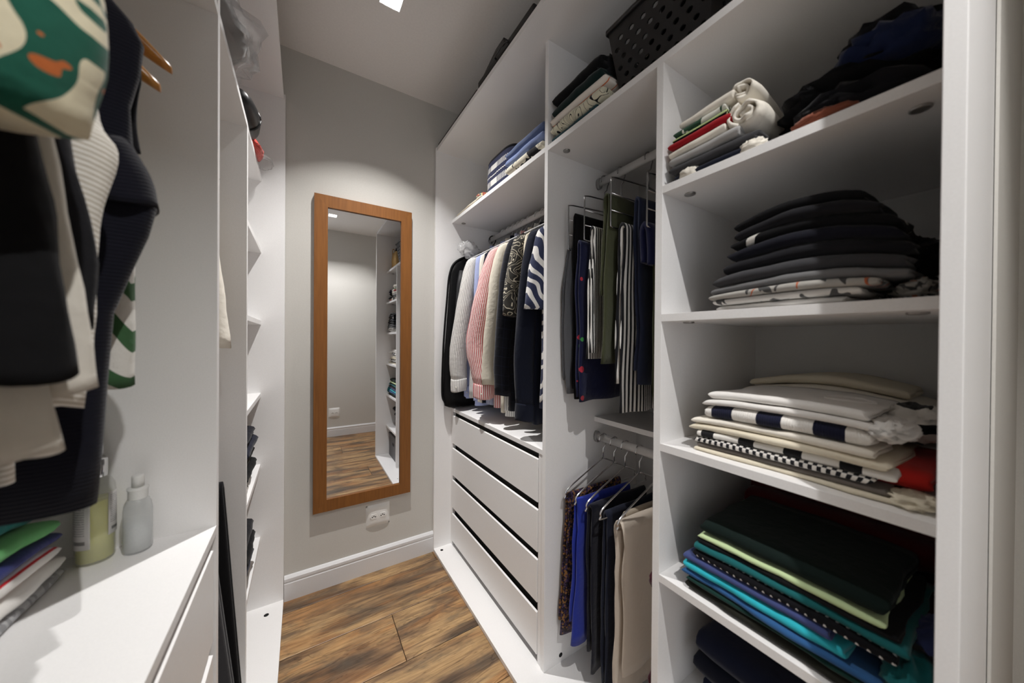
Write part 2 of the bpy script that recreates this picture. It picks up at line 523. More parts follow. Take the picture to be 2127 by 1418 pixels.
def rod(x, y0, y1, z, parent):
    """oval tube with end sockets"""
    th = np.linspace(0, 2 * math.pi, 16, endpoint=False)
    rings = [np.stack([x + .0085 * np.cos(th), np.full(16, y), z + .015 * np.sin(th)], 1) for y in (y0, y1)]
    V, F, uv = loft(rings)
    r = mesh('clothes_rod', V, F, RODM, parent)
    for ya, yb in ((y0, y0 + .012), (y1 - .012, y1)):
        rings = [np.stack([x + .013 * np.cos(th), np.full(16, y), z - .002 + .022 * np.sin(th)], 1) for y in (ya, yb)]
        V, F, uv = loft(rings)
        mesh('rod_socket', V, F, plain('grey rod socket', (.3, .3, .3), .4, .5), r)
rod(RODX, YA1, YD0, RODZ, rw); rod(RODX, YB1, YA0, RODZ, rw); rod(RODX, YB1, YA0, .82, rw)

# ------------------------------------------------------------------ left wardrobe
LF, LI, LB = -.0675, -.152, -.645
Y12A, Y12B, Y23A, Y23B = .924, .944, 1.362, 1.380
LYN = .045
lw = empty('open_wardrobe', (LF, .95, 0), 'long open white wardrobe with worktop and narrow shelves along the left wall', 'wardrobe')
box('top_panel', LB, LF - .006, LYN + .018, YD0, TZ - .005, TZ + .013, WHITE, lw, .0008)
bp = box('base_panel', LB, LF, LYN + .018, YD0, .0015, .0185, WHITE, lw, .0008)
hole('screw_hole', -.125, 1.735, .0186, 'z', bp, .009)
box('side_panel', LB, LF, YD0, YD1, 0, TZ + .015, WHITE, lw, .0008)
box('side_panel', LB, LF, LYN, LYN + .018, 0, TZ + .015, WHITE, lw, .0008)
box('divider_panel', LB, LI, Y12A, Y12B, .0185, TZ - .005, WHITE, lw, .0008)
LS = [1.866, 1.557, 1.247, .934, .625, .309]
box('divider_panel', LB, LI, Y23A, Y23B, .0185, LS[0], WHITE, lw, .0008)
box('back_panel', LB - .006, LB, LYN, YD1, .02, TZ, plain('white back board', (.7, .7, .7), .6), lw)
box('shelf', LB, LI, LYN + .018, Y12A, LS[0], LS[0] + T_, WHITE, lw, .0006)
box('shelf', LB, LI, Y12B, YD0, LS[0], LS[0] + T_, WHITE, lw, .0006)
for z in LS[1:]:
    box('shelf', LB, LI, Y23B, YD0, z, z + T_, WHITE, lw, .0006)
LWT = .794
setp(box('worktop', LB, LI, LYN + .018, Y12A, LWT - .018, LWT, WHITE, lw, .0006))
for zt, zb in ((.748, .56), (.53, .34), (.31, .11)):
    d = empty('drawer', (LI - .01, .5, zb)); d.parent = lw; d.location = np.array((LI - .01, .5, zb)) - WLOC[lw.name]
    y0, y1 = LYN + .022, Y12A - .012
    prof = [(LI - .003, zb), (LI - .003, zt), (LI - .01, zt + .002), (LI - .021, zt - .018), (LI - .021, zb)]
    V = [(x, y, z) for y in (y0, y1) for x, z in prof]
    n = 5
    F = [(j, (j + 1) % n, (j + 1) % n + n, j + n) for j in range(n)] + [tuple(range(n - 1, -1, -1)), tuple(range(n, 2 * n))]
    mesh('drawer_front', V, F, WHITE, d, smooth=False)
    V, F = joinv([(boxv(LB + .03, LI - .05, y0 + .01, y0 + .022, zb + .02, zt - .05), BOXF), (boxv(LB + .03, LI - .05, y1 - .022, y1 - .01, zb + .02, zt - .05), BOXF),
                  (boxv(LB + .03, LI - .05, y0 + .022, y1 - .022, zb + .02, zb + .03), BOXF)])
    mesh('drawer_box', V, F, plain('drawer box grey', (.25, .25, .25), .6), d, smooth=False)
box('drawer_gap_shade', LI - .045, LI - .03, LYN + .02, Y12A, .02, LWT - .02, plain('grey gap shade', (.35, .35, .35), .7), lw)  # grey sheet closing the gaps, its tone stands in for shade there
LRX = -.40
rod(LRX, LYN + .018, Y12A, RODZ, lw); rod(LRX, Y12B, Y23A, RODZ, lw); rod(LRX, Y12B, Y23A, .87, lw)

# ------------------------------------------------------------------ mirror, outlets
def mirror():
    x0, x1, z0, z1 = .044, .4925, .370, 1.865
    i0, i1, j0, j1 = .0995, .4378, .4252, 1.8089
    yb, yf = D, D - .024
    t = empty('wall_mirror', ((x0 + x1) / 2, D, z0), 'tall wall mirror in an orange-brown wooden frame', 'mirror')
    m, nt, b = newmat('orange brown wood frame', .5, hx('96602c'), .3)
    tc = nd(nt, 'ShaderNodeTexCoord'); mp = nd(nt, 'ShaderNodeMapping'); mp.inputs['Scale'].default_value = (60, 60, 4)
    n = nd(nt, 'ShaderNodeTexNoise', i_Scale=2, i_Detail=4)
    nt.links.new(tc.outputs['Object'], mp.inputs[0]); nt.links.new(mp.outputs[0], n.inputs[0])
    r = ramp(nt, n.outputs['Fac'], [(.3, hx('774a20')), (.7, hx('865627'))]); nt.links.new(r.outputs[0], b.inputs['Base Color'])
    def rail(nm, quad):
        (a, b_, c, d_) = quad
        V = [(x, yf, z) for x, z in quad] + [(x, yb, z) for x, z in quad]
        mesh(nm, V, [(0, 1, 2, 3), (7, 6, 5, 4), (0, 4, 5, 1), (1, 5, 6, 2), (2, 6, 7, 3), (3, 7, 4, 0)], m, t, smooth=False)
    rail('frame_rail', [(x0, z0), (x1, z0), (i1, j0), (i0, j0)])
    rail('frame_rail', [(i0, j1), (i1, j1), (x1, z1), (x0, z1)])
    rail('frame_stile', [(x0, z0), (i0, j0), (i0, j1), (x0, z1)])
    rail('frame_stile', [(i1, j0), (x1, z0), (x1, z1), (i1, j1)])
    g = plain('mirror silver', (.9, .91, .93), .0, .5, metallic=1)
    box('mirror_glass', i0 - .003, i1 + .003, D - .014, D - .009, j0 - .003, j1 + .003, g, t)
mirror()
def outlet(x0, x1, z0, z1, ywall, sgn, label):
    t = empty('power_outlet', ((x0 + x1) / 2, ywall, z0), label, 'power outlet', 'white double power outlets')
    wm = plain('white outlet plastic', (.78, .78, .76), .35, .4)
    P = lambda d: ywall + sgn * d
    # pillow-shaped cover plate
    n = 14
    V, F = [], []
    def plate(bx0, bx1, bz0, bz1, d0, d1, nm, mat, par):
        V, F = [], []
        for j in range(n + 1):
            for i in range(n + 1):
                u, v = i / n * 2 - 1, j / n * 2 - 1
                e = max(abs(u), abs(v)) ** 8
                V.append((bx0 + (bx1 - bx0) * (u + 1) / 2, P(d0 + (d1 - d0) * (1 - .55 * (u * u + v * v) / 2) * (1 - e)), bz0 + (bz1 - bz0) * (v + 1) / 2))
        for j in range(n):
            for i in range(n):
                a = j * (n + 1) + i
                q = (a, a + 1, a + n + 2, a + n + 1)
                F.append(q if sgn < 0 else q[::-1])
        return mesh(nm, V, F, mat, par)
    plate(x0, x1, z0, z1, 0, .012, 'cover_plate', wm, t)
    zc = (z0 + z1) / 2
    for k, xc in enumerate(((x0 + x1) / 2 - .021, (x0 + x1) / 2 + .021)):
        # hexagonal three-pin socket insert
        h = [(-.019, 0), (-.012, -.0125), (.012, -.0125), (.019, 0), (.012, .0125), (-.012, .0125)]
        yy = P(.0118)
        rings = [np.array([(xc + a * s_, P(d), zc + b_ * s_) for a, b_ in h]) for s_, d in ((1, .005), (1, .0122), (.9, .0128))]
        V, F, uv = loft(rings)
        so = mesh('socket', V, F, wm, t, smooth=False)
        for a, b_ in ((-.0075, -.002), (0, .002), (.0075, -.002)):
            th = np.linspace(0, 2 * math.pi, 8, endpoint=False)
            rings = [np.stack([xc + a + .003 * np.cos(th), np.full(8, P(d)), zc + b_ + .003 * np.sin(th)], 1) for d in (.012, .0131)]
            V, F, uv = loft(rings)
            mesh('pin_hole', V, F, HOLE, so)
outlet(.276, .391, .226, .337, D, -1, 'white double power outlet on the wall just under the mirror')
outlet(.270, .395, .228, .345, NEAR, 1, 'white double power outlet on the near wall, seen in the mirror')
#GARMENTS
# ------------------------------------------------------------------ cloth builders
def folded(name, label, x0, x1, y0, y1, z0, h, mat, k=2, seed=0, wav=.004, fn=None, cat='folded clothes', group=None, parent=None, ragged=.006, flip=False, ny=18, endcap=.55):
    """a garment folded k layers thick: a cloth band doubled back on itself, fold bends at the front edge (low x)"""
    s = h / k
    tt = s * .9
    c = []
    for i in range(k):
        z = s * (i + .5)
        xs = np.linspace(x1 - s, x0 + s, 9)
        if i % 2: xs = xs[::-1]
        c += [(x, z) for x in xs]
        if i < k - 1:
            th = np.linspace(-90, 90, 7)[1:-1]
            xc = x0 + s if i % 2 == 0 else x1 - s
            sg = -1 if i % 2 == 0 else 1
            c += [(xc + sg * math.cos(math.radians(a)) * s * .9, s * (i + 1) + math.sin(math.radians(a)) * s * .5) for a in th]
    c = np.array(c)
    tg = np.gradient(c, axis=0)
    tg /= np.linalg.norm(tg, axis=1)[:, None] + 1e-9
    nrm = np.stack([-tg[:, 1], tg[:, 0]], 1)
    # bends lie one cloth thickness inside the outline
    a, b = c + nrm * tt / 2, c - nrm * tt / 2
    ring = np.vstack([a, b[::-1]])
    n = len(ring)
    arc = np.concatenate([[0], np.cumsum(np.linalg.norm(np.diff(c, axis=0), axis=1))])
    uu = np.concatenate([arc, arc[::-1]])
    t = np.concatenate([[0, .004, .012], np.linspace(.03, .97, ny - 6), [.988, .996, 1.]])
    V, UV, F = [], [], []
    rs = random.Random(seed)
    ph = rs.random() * 50
    for j, tj in enumerate(t):
        y = y0 + (y1 - y0) * tj
        e = min(tj, 1 - tj) * abs(y1 - y0)
        sq = endcap + (1 - endcap) * min(1, math.sqrt(max(0, 1 - (1 - min(1, e / max(h * .6, .004))) ** 2)))
        fx = ragged * nz(y * 9, ph) + ragged * .5 * nz(y * 25, ph)
        for q, (x, z) in enumerate(ring):
            fr = max(0, 1 - (x - x0) / .06)
            fy = ragged * nz(x * 14, ph + 9, z * 60) * (abs(tj - .5) * 2) ** 4
            X_, Y_, Z_ = x + fx * fr, y + fy * 1.6, z0 + h / 2 + (z - h / 2) * sq
            Z_ += wav * (nz(X_ * 7 + 3, Y_ * 9, 0.5) + .35 * nz(X_ * 20, Y_ * 26, ph)) * min(1, (Z_ - z0 + .01) * 20) + .0012 * nz(Y_ * 30, X_ * 30, z * 200 + ph)
            if fn: X_, Y_, Z_ = fn(X_, Y_, Z_)
            V.append((X_, Y_, Z_)); UV.append((uu[q], y))
    for j in range(len(t) - 1):
        for q in range(n):
            A, B = j * n + q, j * n + (q + 1) % n
            F.append((A, B, B + n, A + n))
    m = len(c)
    for base, rev in ((0, False), ((len(t) - 1) * n, True)):
        for q in range(m - 1):
            f = (base + q, base + n - 1 - q, base + n - 2 - q, base + q + 1)
            F.append(f[::-1] if rev else f)
    if flip:
        xm = x0 + x1
        V = [(xm - x, y, z) for x, y, z in V]
        F = [f[::-1] for f in F]
    o = mesh(name, V, F, mat, parent, uv=UV)
    if parent is None: setp(o, label, cat, group)
    elif label: o['label'] = label
    return o
def pile(items, x0, x1, z0, seed, fn=None, group=None, flip=False, wav=.004):
    """items bottom to top: (name, label, h, y0, y1, dx, mat[, k])"""
    z = z0 + .0006
    out = []
    for i, it in enumerate(items):
        nm, lb, h, y0, y1, dx, mt = it[:7]
        k = it[7] if len(it) > 7 else 2
        xa, xb = (x0 + dx, x1) if not flip else (x0, x1 - dx)
        out.append(folded(nm, lb, xa, xb, y0, y1, z, h * .97, mt, k, seed + i * 7, wav * min(1, i * .35), fn, 'folded clothes', group, flip=flip))
        z += h
    return out
def crumple(name, label, c, r, mat, seed=0, amp=.25, zmin=None, cat=None, group=None, parent=None, freq=2.2, nu=30, nv=18):
    """loose bundle of cloth: a lump with ridged folds, resting flat at zmin"""
    rings, q = [], random.Random(seed).random() * 90
    for i in range(nv + 1):
        ph = -math.pi / 2 + math.pi * (i + .02) / (nv + .04)
        ring = []
        for j in range(nu):
            th = 2 * math.pi * j / nu
            d = np.array((math.cos(ph) * math.cos(th), math.cos(ph) * math.sin(th), math.sin(ph)))
            f = 1 + amp * (1 - 2 * abs(nz(d[0] * freq + q, d[1] * freq, d[2] * freq))) * .6 + amp * .6 * nz(d[0] * freq * 2.3, d[1] * freq * 2.3 + q, d[2] * freq * 2.3) - amp * .3
            p = np.array(c) + d * np.array(r) * f
            if zmin is not None: p[2] = max(p[2], zmin)
            ring.append(p)
        rings.append(ring)
    V, F, uv = loft(rings)
    o = mesh(name, V, F, mat, parent, uv=uv)
    if parent is None: setp(o, label, cat, group)
    return o
def ellring(cx, cy, z, rx, ry, n, pw=.75, th0=0.):
    th = np.linspace(0, 2 * math.pi, n, endpoint=False) + th0
    c, s = np.cos(th), np.sin(th)
    return np.stack([cx + rx * np.sign(c) * np.abs(c) ** pw, cy + ry * np.sign(s) * np.abs(s) ** pw, np.full(n, z)], 1)
def sleeve_geo(path, n=22, wr=.08, seed=0, steps=4):
    """path: (x, y, z, rx, ry); horizontal elliptical rings with creases"""
    P = smoothpath(path, steps)
    rings = []
    for i, (x, y, z, rx, ry) in enumerate(P):
        th = np.linspace(0, 2 * math.pi, n, endpoint=False)
        f = np.array([1 + wr * (nz(math.cos(a) * 1.6 + seed, math.sin(a) * 1.6, z * 13) + .6 * nz(math.cos(a) * 3, math.sin(a) * 3 + seed, z * 26)) for a in th])
        rings.append(np.stack([x + rx * np.cos(th) * f, y + ry * np.sin(th) * f, np.full(n, z) + .004 * np.cos(th * 2 + seed)], 1))
    return loft(rings)
def hang_top(name, label, cat, y, mat, xc=RODX, side=-1, hw=.205, ht=.026, ztop=1.70, zhem=.90, sl=None, short=None, collar=None, cuff=None,
             group=None, seed=0, drop=.085, flare=0., cmat=None, lean=0., rear=True, shoulder=True):
    """shirt, jacket or top on a hanger across the rod; side -1: the visible sleeve hangs at low x"""
    t = empty(name, (xc, y, zhem), label, cat, group)
    n = 44
    rings = []
    zs = [(ztop, .05, .55), (ztop - .012, .065, .8), (ztop - drop * .45, hw * .6, .95), (ztop - drop * .8, hw * .9, 1.0), (ztop - drop, hw, 1.), (ztop - drop - .05, hw * 1.0, 1.05)]
    m = 14
    for i in range(1, m + 1):
        u = i / m
        zs.append((ztop - drop - .05 - u * (ztop - drop - .05 - zhem), hw * (1 - .02 * math.sin(u * 3.1)) + flare * u, 1.05 + .25 * u))
    for z, w, tk in zs:
        r = ellring(xc, y + lean * (ztop - z), z, w, ht * tk, n, .7)
        u = (ztop - z) / (ztop - zhem)
        for p in r:
            p[1] += ht * .55 * u * math.sin(p[0] * 55 + seed * 1.7 + 2 * nz(z * 2, seed)) + ht * .3 * nz(p[0] * 12, z * 5, seed)
            p[2] += .006 * nz(p[0] * 9, seed) * u
        rings.append(r)
    V, F, uv = loft(rings[::-1])
    mesh('body', V, F, mat, t, uv=uv)
    def put_sleeve(path, nm='sleeve', cf=None):
        V, F, uv = sleeve_geo(path, seed=seed + 3)
        s = mesh(nm, V, F, mat, t, uv=uv)
        if cf:
            x, yy, z, rx, ry = path[-1]
            V, F, uv = sleeve_geo([(x, yy, z + .012, rx * 1.06, ry * 1.12), (x, yy, z - .02, rx * 1.1, ry * 1.18), (x - .002, yy, z - .055, rx * 1.04, ry * 1.1)], seed=seed, wr=.03)
            c = mesh('cuff', V, F, cf, s, uv=uv)
            if name != 'jacket':
                crumple('button', None, (x + side * rx * .75, yy - ry * 1.0, z - .03), (.004, .003, .004), plain('shell button', (.7, .68, .6), .3), amp=0, parent=s, nu=8, nv=6)
        return s
    if sl:
        put_sleeve(sl, cf=cuff)
        if rear:
            mir = [(2 * xc - x if abs(2 * xc - x - xc) < .225 else xc + math.copysign(.225, xc - x), y + (yy - y) * .2, z, rx * .6, ry * .7) for x, yy, z, rx, ry in sl]
            put_sleeve(mir)
    if collar:
        V, F, uv = sleeve_geo([(xc, y, ztop - .01, .058, ht * .75), (xc + side * .004, y, ztop + .012, .055, ht * .8), (xc + side * .008, y, ztop + .03, .05, ht * .7)], wr=.05, seed=seed)
        mesh('collar', V, F, cmat or mat, t, uv=uv)
    return t
def hanger(label, xc, y, mat, rodz=RODZ, zneck=1.715, hw=.195, drop=.075, r=.0022, bar=False, group='clothes hangers', name='clothes_hanger', armr=None):
    t = empty(name, (xc, y, zneck - drop), label, 'hanger', group)
    zr = rodz + .0155
    hk = [(xc + .021 * math.cos(a), y, zr - .0195 + .0215 * math.sin(a) + (0.0)) for a in np.radians(np.linspace(200, -40, 12))]
    hk += [(xc + .012, y, zr - .045), (xc, y, zr - .055), (xc, y, zneck)]
    wire('hook', hk, r, mat if armr is None else STEEL, t)
    if bar:
        P = smoothpath([(xc, y, zneck), (xc - hw * .5, y, zneck - drop * .45), (xc - hw * .96, y, zneck - drop * .9), (xc - hw, y, zneck - drop - .012), (xc - hw * .94, y, zneck - drop - .022), (xc, y, zneck - drop - .022),
                        (xc + hw * .94, y, zneck - drop - .022), (xc + hw, y, zneck - drop - .012), (xc + hw * .96, y, zneck - drop * .9), (xc + hw * .5, y, zneck - drop * .45), (xc, y, zneck)], 5)
        wire('frame', P, r * 1.15, mat, t)
    else:
        P = smoothpath([(xc - hw, y, zneck - drop), (xc - hw * .55, y, zneck - drop * .42), (xc, y, zneck), (xc + hw * .55, y, zneck - drop * .42), (xc + hw, y, zneck - drop)], 6)
        rr = armr or r * 1.4
        wire('arms', P, rr, mat, t)
    return t
def drape(name, label, cat, xa, xb, y, ztop, zn, zf, mat, th=.011, gap=.016, wav=.006, seed=0, group=None, flarex=0., dy=0., parent=None, nx=16, shift=0., sagx=0.):
    """trousers folded over a bar that runs along x: a band over the bar, near side down to zn, far side down to zf"""
    P = []
    zs = np.linspace(zn, ztop - gap, 14)
    P += [(y - gap / 2, z) for z in zs]
    P += [(y - gap / 2 * math.cos(a), ztop - gap + gap * math.sin(a)) for a in np.radians([25, 60, 90, 120, 155])]
    P += [(y + gap / 2, z) for z in np.linspace(ztop - gap, zf, 14)]
    c = np.array(P)
    tg = np.gradient(c, axis=0); tg /= np.linalg.norm(tg, axis=1)[:, None] + 1e-9
    nr = np.stack([-tg[:, 1], tg[:, 0]], 1)
    ring = np.vstack([c + nr * th / 2, c - nr * th / 2][0:1] + [(c - nr * th / 2)[::-1]])
    n = len(ring); m = len(c)
    arc = np.concatenate([[0], np.cumsum(np.linalg.norm(np.diff(c, axis=0), axis=1))])
    uu = np.concatenate([arc, arc[::-1]])
    t = np.concatenate([[0, .01, .03], np.linspace(.07, .93, nx - 6), [.97, .99, 1.]])
    V, UV, F = [], [], []
    for j, tj in enumerate(t):
        e = min(tj, 1 - tj)
        sq = .35 + .65 * min(1, math.sqrt(min(1, e / .03)))
        for q, (yy, z) in enumerate(ring):
            cc = c[q] if q < m else c[n - 1 - q]
            d = (ztop - z)
            u = d / max(.05, ztop - min(zn, zf))
            x = xa + (xb - xa) * tj
            x += -flarex * u * (1 - tj) * 1.0 + sagx * math.sin(u * 3.14) * (1 - tj) + .012 * nz(z * 7, seed, 1 if q < m else 4) * (1 - tj)
            Y_ = cc[0] + (yy - cc[0]) * sq + dy * u
            Y_ += wav * u * math.sin(x * 45 + seed + z * 3) + wav * .8 * nz(x * 10, z * 5, seed)
            Z_ = z + .008 * nz(x * 8, seed) * u
            V.append((x + shift * u, Y_, Z_)); UV.append((x, uu[q]))
    for j in range(len(t) - 1):
        for q in range(n):
            A, B = j * n + q, j * n + (q + 1) % n
            F.append((A, A + n, B + n, B))
    for base, rev in ((0, True), ((len(t) - 1) * n, False)):
        for q in range(m - 1):
            f = (base + q, base + n - 1 - q, base + n - 2 - q, base + q + 1)
            F.append(f[::-1] if rev else f)
    o = mesh(name, V, F, mat, parent, uv=UV)
    if parent is None: setp(o, label, cat, group)
    return o

# ------------------------------------------------------------------ fabrics
f_black = fabric('black jersey', '121214', sheen=.05)
f_black2 = fabric('charcoal black jersey', '1c1c20', sheen=.08)
f_navyblack = fabric('blue black jersey', '14151f', sheen=.08)
f_navy = fabric('navy cloth', '181c2b', sheen=.1)
f_navy2 = fabric('deep navy cloth', '141826', sheen=.1)
f_white = fabric('white jersey', 'e9e6e2', sheen=.05)
f_cream = fabric('cream cotton', 'e2d9c4', sheen=.05)
f_ivory = fabric('ivory cotton', 'ece6da', sheen=.05)
f_ltgrey = fabric('light grey jersey', 'aaa9a8')
f_grey = fabric('mid grey jersey', '6f6f70')
f_dkgrey = fabric('dark grey jersey', '3d3d40')
f_red = fabric('red jersey', '9d1620')
f_brightred = fabric('bright red jersey', 'd2302a')
f_maroon = fabric('dark red jersey', '4a0f14')
f_greyprint = fabric('grey print jersey', 'a9a6a0', 'floral', '4a4a4a', 'b06040', scale=38, thresh=.6)
f_whiteprint = fabric('white print jersey', 'dcd9d4', 'floral', '565656', None, scale=30, thresh=.6)
f_blackprint = fabric('black jersey with light print', '121214', 'floral', 'c9c6c0', None, scale=18, thresh=.66, sheen=.05)
f_navywhite = fabric('navy and white block stripe knit', 'ece9e4', 'stripe', '171a30', period=.085, duty=.48, axis='V', rib=.004)
f_bwcheck = fabric('black white red gingham', 'e8e4de', 'gingham', '202024', period=.012)
f_whiteblack = fabric('white jersey with black blocks', 'ece9e3', 'stripe', '1b1b1d', period=.075, duty=.36, axis='V')
f_taupe = fabric('taupe jersey', '6f6862')
f_creamblk = fabric('cream with black bars', 'e0d6c0', 'stripe', '17171a', period=.05, duty=.3, axis='V')
f_greenprint = fabric('white green tropical print', 'dcdcd2', 'floral', '2c4a38', '101614', scale=30, thresh=.52)
f_limestripe = fabric('lime and black stripe', 'b9cc8e', 'stripe', '15181a', period=.006, duty=.5)
f_olivebk = fabric('olive black jersey', '23231d', sheen=.05)
f_dkgreen = fabric('bottle green jersey', '12332e')
f_blackgreen = fabric('black green jersey', '0f1c19', sheen=.05)
f_blue = fabric('steel blue jersey', '2f5a8c')
f_cyan = fabric('turquoise jersey', '2fb0c0')
f_slate = fabric('slate blue jersey', '414b7a')
f_teal = fabric('teal jersey', '175f62')
f_palegreen = fabric('pale green jersey', 'c3d8a6')
f_dotted = fabric('black jersey with white dots', '0e0e12', 'dots', 'e6e6e6', period=.0125, duty=.17, sheen=.05)
f_jeans = fabric('dark blue jeans', '171d34', sheen=.1)
f_jeans2 = fabric('mid blue jeans', '161c30', sheen=.1)
f_denim = fabric('blue denim', '1c2748', sheen=.2)
f_rust = fabric('rust cotton', '8a4f3c')
f_sky = fabric('chambray blue', '7f8fba')
f_sky2 = fabric('grey blue denim', '5f6d8e')
f_bwfloral = fabric('cream with black brush print', 'dcd6c4', 'floral', '16161a', None, scale=26, thresh=.5)
f_orangest = fabric('white with orange stitching', 'ece4dc', 'stripe', 'd9774a', period=.034, duty=.09, axis='U')
f_leafline = fabric('cream with black leaf outline', 'd9d5bf', 'lines', '14141a', scale=14, duty=.16)
f_deepteal = fabric('deep teal cotton', '1d3f47')
f_dktealc = fabric('dark green cotton', '122524')

# ------------------------------------------------------------------ third bay, shelf by shelf
def arch(zb, ymid, half, amt, hgt):
    def fn(x, y, z):
        u = min(1.2, abs(y - ymid) / half)
        k = (z - zb) / hgt
        return x, y, z - amt * k * u * u
    return fn
z = RZ['R2'] + T_
G = 'dark stack on the shelf at eye level'
pile([('folded_shirt', 'white folded shirt at the very bottom of the dark stack', .012, .165, .362, .012, f_white),
      ('folded_shirt', 'white printed folded shirt, second from the bottom of the dark stack', .013, .15, .366, .0, f_whiteprint),
      ('folded_shirt', 'grey folded shirt with orange print in the dark stack', .014, .13, .372, -.004, f_greyprint),
      ('folded_shirt', 'mid grey folded shirt above the orange printed one', .017, .10, .37, .0, f_grey),
      ('folded_shirt', 'charcoal folded shirt with a white collar edge in the dark stack', .024, .105, .366, .002, f_dkgrey),
      ('folded_shirt', 'soft black folded shirt in the middle of the dark stack', .026, .10, .352, .006, f_black2),
      ('folded_shirt', 'blue-black folded shirt, fourth from the top of the dark stack', .024, .11, .34, .004, f_navyblack),
      ('folded_shirt', 'black folded shirt with pale print, third from the top', .02, .115, .338, .01, f_blackprint),
      ('folded_shirt', 'black folded shirt, second from the top of the dark stack', .021, .13, .328, .006, f_black2),
      ('folded_shirt', 'black folded shirt on top of the dark stack', .019, .145, .326, .01, f_black)],
     .7275, 1.06, z, 11, arch(z, .235, .15, .042, .17), G, wav=.008)
crumple('folded_shirt', 'black sleeve bundle slumped at the right end of the dark stack', (.86, .105, z + .075), (.09, .034, .028), f_black, 4, .4, cat='folded clothes', group=G)
crumple('folded_shirt', 'grey crumpled shirt end at the right foot of the dark stack', (.83, .098, z + .017), (.08, .03, .017), f_greyprint, 9, .4, z + .001, cat='folded clothes', group=G)
# white stack
z = RZ['R3'] + T_
G = 'pale stack on the shelf below eye level'
pile([('folded_shirt', 'cream folded shirt with black bars at the bottom of the pale stack', .009, .10, .415, .0, f_cream),
      ('folded_shirt', 'taupe folded shirt in the lower pale stack', .010, .125, .413, .004, f_taupe),
      ('folded_shirt', 'black and white checked folded shirt in the pale stack', .014, .14, .417, .0, f_bwcheck),
      ('folded_shirt', 'white folded shirt with black blocks in the pale stack', .015, .115, .412, .004, f_whiteblack),
      ('folded_shirt', 'cream folded shirt in the middle of the pale stack', .015, .118, .422, .0, f_cream),
      ('folded_shirt', 'second cream folded shirt, right under the striped knit', .015, .135, .42, .003, f_ivory),
      ('folded_sweater', 'navy and white striped folded knit in the pale stack', .030, .14, .395, .006, f_navywhite),
      ('folded_shirt', 'white folded shirt, second from the top of the pale stack', .013, .125, .40, .004, f_white),
      ('folded_shirt', 'plain white folded shirt on top of the pale stack', .018, .145, .387, .012, f_white)],
     .75, 1.0, z, 31, arch(z, .27, .19, .016, .13), G, wav=.006)
_top = [o for o in bpy.data.objects if o.get('label') == 'plain white folded shirt on top of the pale stack'][0]
def neckband(parent, cx, cy, rx, ry):
    dg = bpy.context.evaluated_depsgraph_get()
    me = parent.data
    P = np.array([v.co for v in me.vertices]) + np.array(WLOC[parent.name])
    pts = []
    for a in np.linspace(0, 2 * math.pi, 33):
        x, y = cx + rx * math.cos(a), cy + ry * math.sin(a)
        d = np.hypot(P[:, 0] - x, P[:, 1] - y)
        pts.append((x, y, P[d < .02][:, 2].max() + .0008 if (d < .02).any() else P[:, 2].max()))
    wire('neckband', pts, .0022, f_white, parent)
neckband(_top, .872, .19, .03, .034)
crumple('folded_shirt', 'white sleeve bundle with grey cuff hanging off the right of the pale stack', (.80, .125, z + .105), (.06, .028, .016), f_white, 21, .45, cat='folded clothes', group=G)
folded('folded_shirt', 'bright red folded shirt sticking out at the right of the pale stack', .775, 1.0, .085, .20, z + .018, .034, f_brightred, 2, 5, .006, lambda x, y, zz: (x + .25 * (.2 - y), y, zz - .06 * (.2 - y)), group=G)
crumple('folded_shirt', 'cream rolled shirt end at the right front of the pale stack', (.775, .10, z + .009), (.032, .03, .010), f_cream, 25, .5, z + .001, cat='folded clothes', group=G)
crumple('folded_shirt', 'white and black patterned sleeve bundle behind the pale stack', (.94, .12, z + .10), (.07, .045, .03), f_whiteblack, 35, .45, cat='folded clothes', group=G)
G = 'second pale stack at the back'
pile([('folded_shirt', 'cream folded shirt lowest at the back behind the pale stack', .032, .10, .44, .02, f_cream),
      ('folded_shirt', 'white printed folded shirt, second lowest at the back', .028, .09, .43, .0, f_whiteprint),
      ('folded_shirt', 'off-white folded shirt in the middle of the back stack', .030, .12, .44, .012, f_ivory),
      ('folded_shirt', 'white folded shirt with black blocks in the back stack', .026, .09, .42, .004, f_whiteblack),
      ('folded_shirt', 'ivory folded shirt, second from the top at the back', .026, .10, .435, .02, f_ivory),
      ('folded_shirt', 'cream folded shirt topmost at the back of the pale shelf', .022, .14, .425, .03, f_cream)],
     1.01, 1.205, z, 45, arch(z, .28, .17, .03, .17), G, wav=.008)
# teal stack
z = RZ['R4'] + T_
G = 'blue and green stack'
pile([('folded_shirt', 'olive-black folded shirt at the bottom of the blue and green stack', .02, .13, .42, .0, f_olivebk),
      ('folded_shirt', 'bottle green folded shirt near the bottom of the blue and green stack', .010, .12, .423, .0, f_dkgreen),
      ('folded_shirt', 'steel blue folded shirt below the turquoise one', .014, .12, .427, -.003, f_blue),
      ('folded_shirt', 'turquoise folded shirt in the blue and green stack', .018, .16, .424, .0, f_cyan),
      ('folded_shirt', 'slate blue folded shirt above the turquoise one', .017, .18, .428, .002, f_slate),
      ('folded_shirt', 'black dotted folded shirt in the blue and green stack', .016, .11, .41, .006, f_dotted),
      ('folded_shirt', 'teal folded shirt below the pale green one', .016, .10, .41, .008, f_teal),
      ('folded_shirt', 'thin black folded shirt right under the pale green one', .009, .11, .405, .012, f_black),
      ('folded_shirt', 'pale green folded shirt near the top of the blue and green stack', .012, .125, .405, .012, f_palegreen),
      ('folded_shirt', 'dark green folded shirt on top of the blue and green stack', .034, .12, .398, .018, f_blackgreen)],
     .735, 1.0, z, 61, arch(z, .27, .2, .004, .16), G)
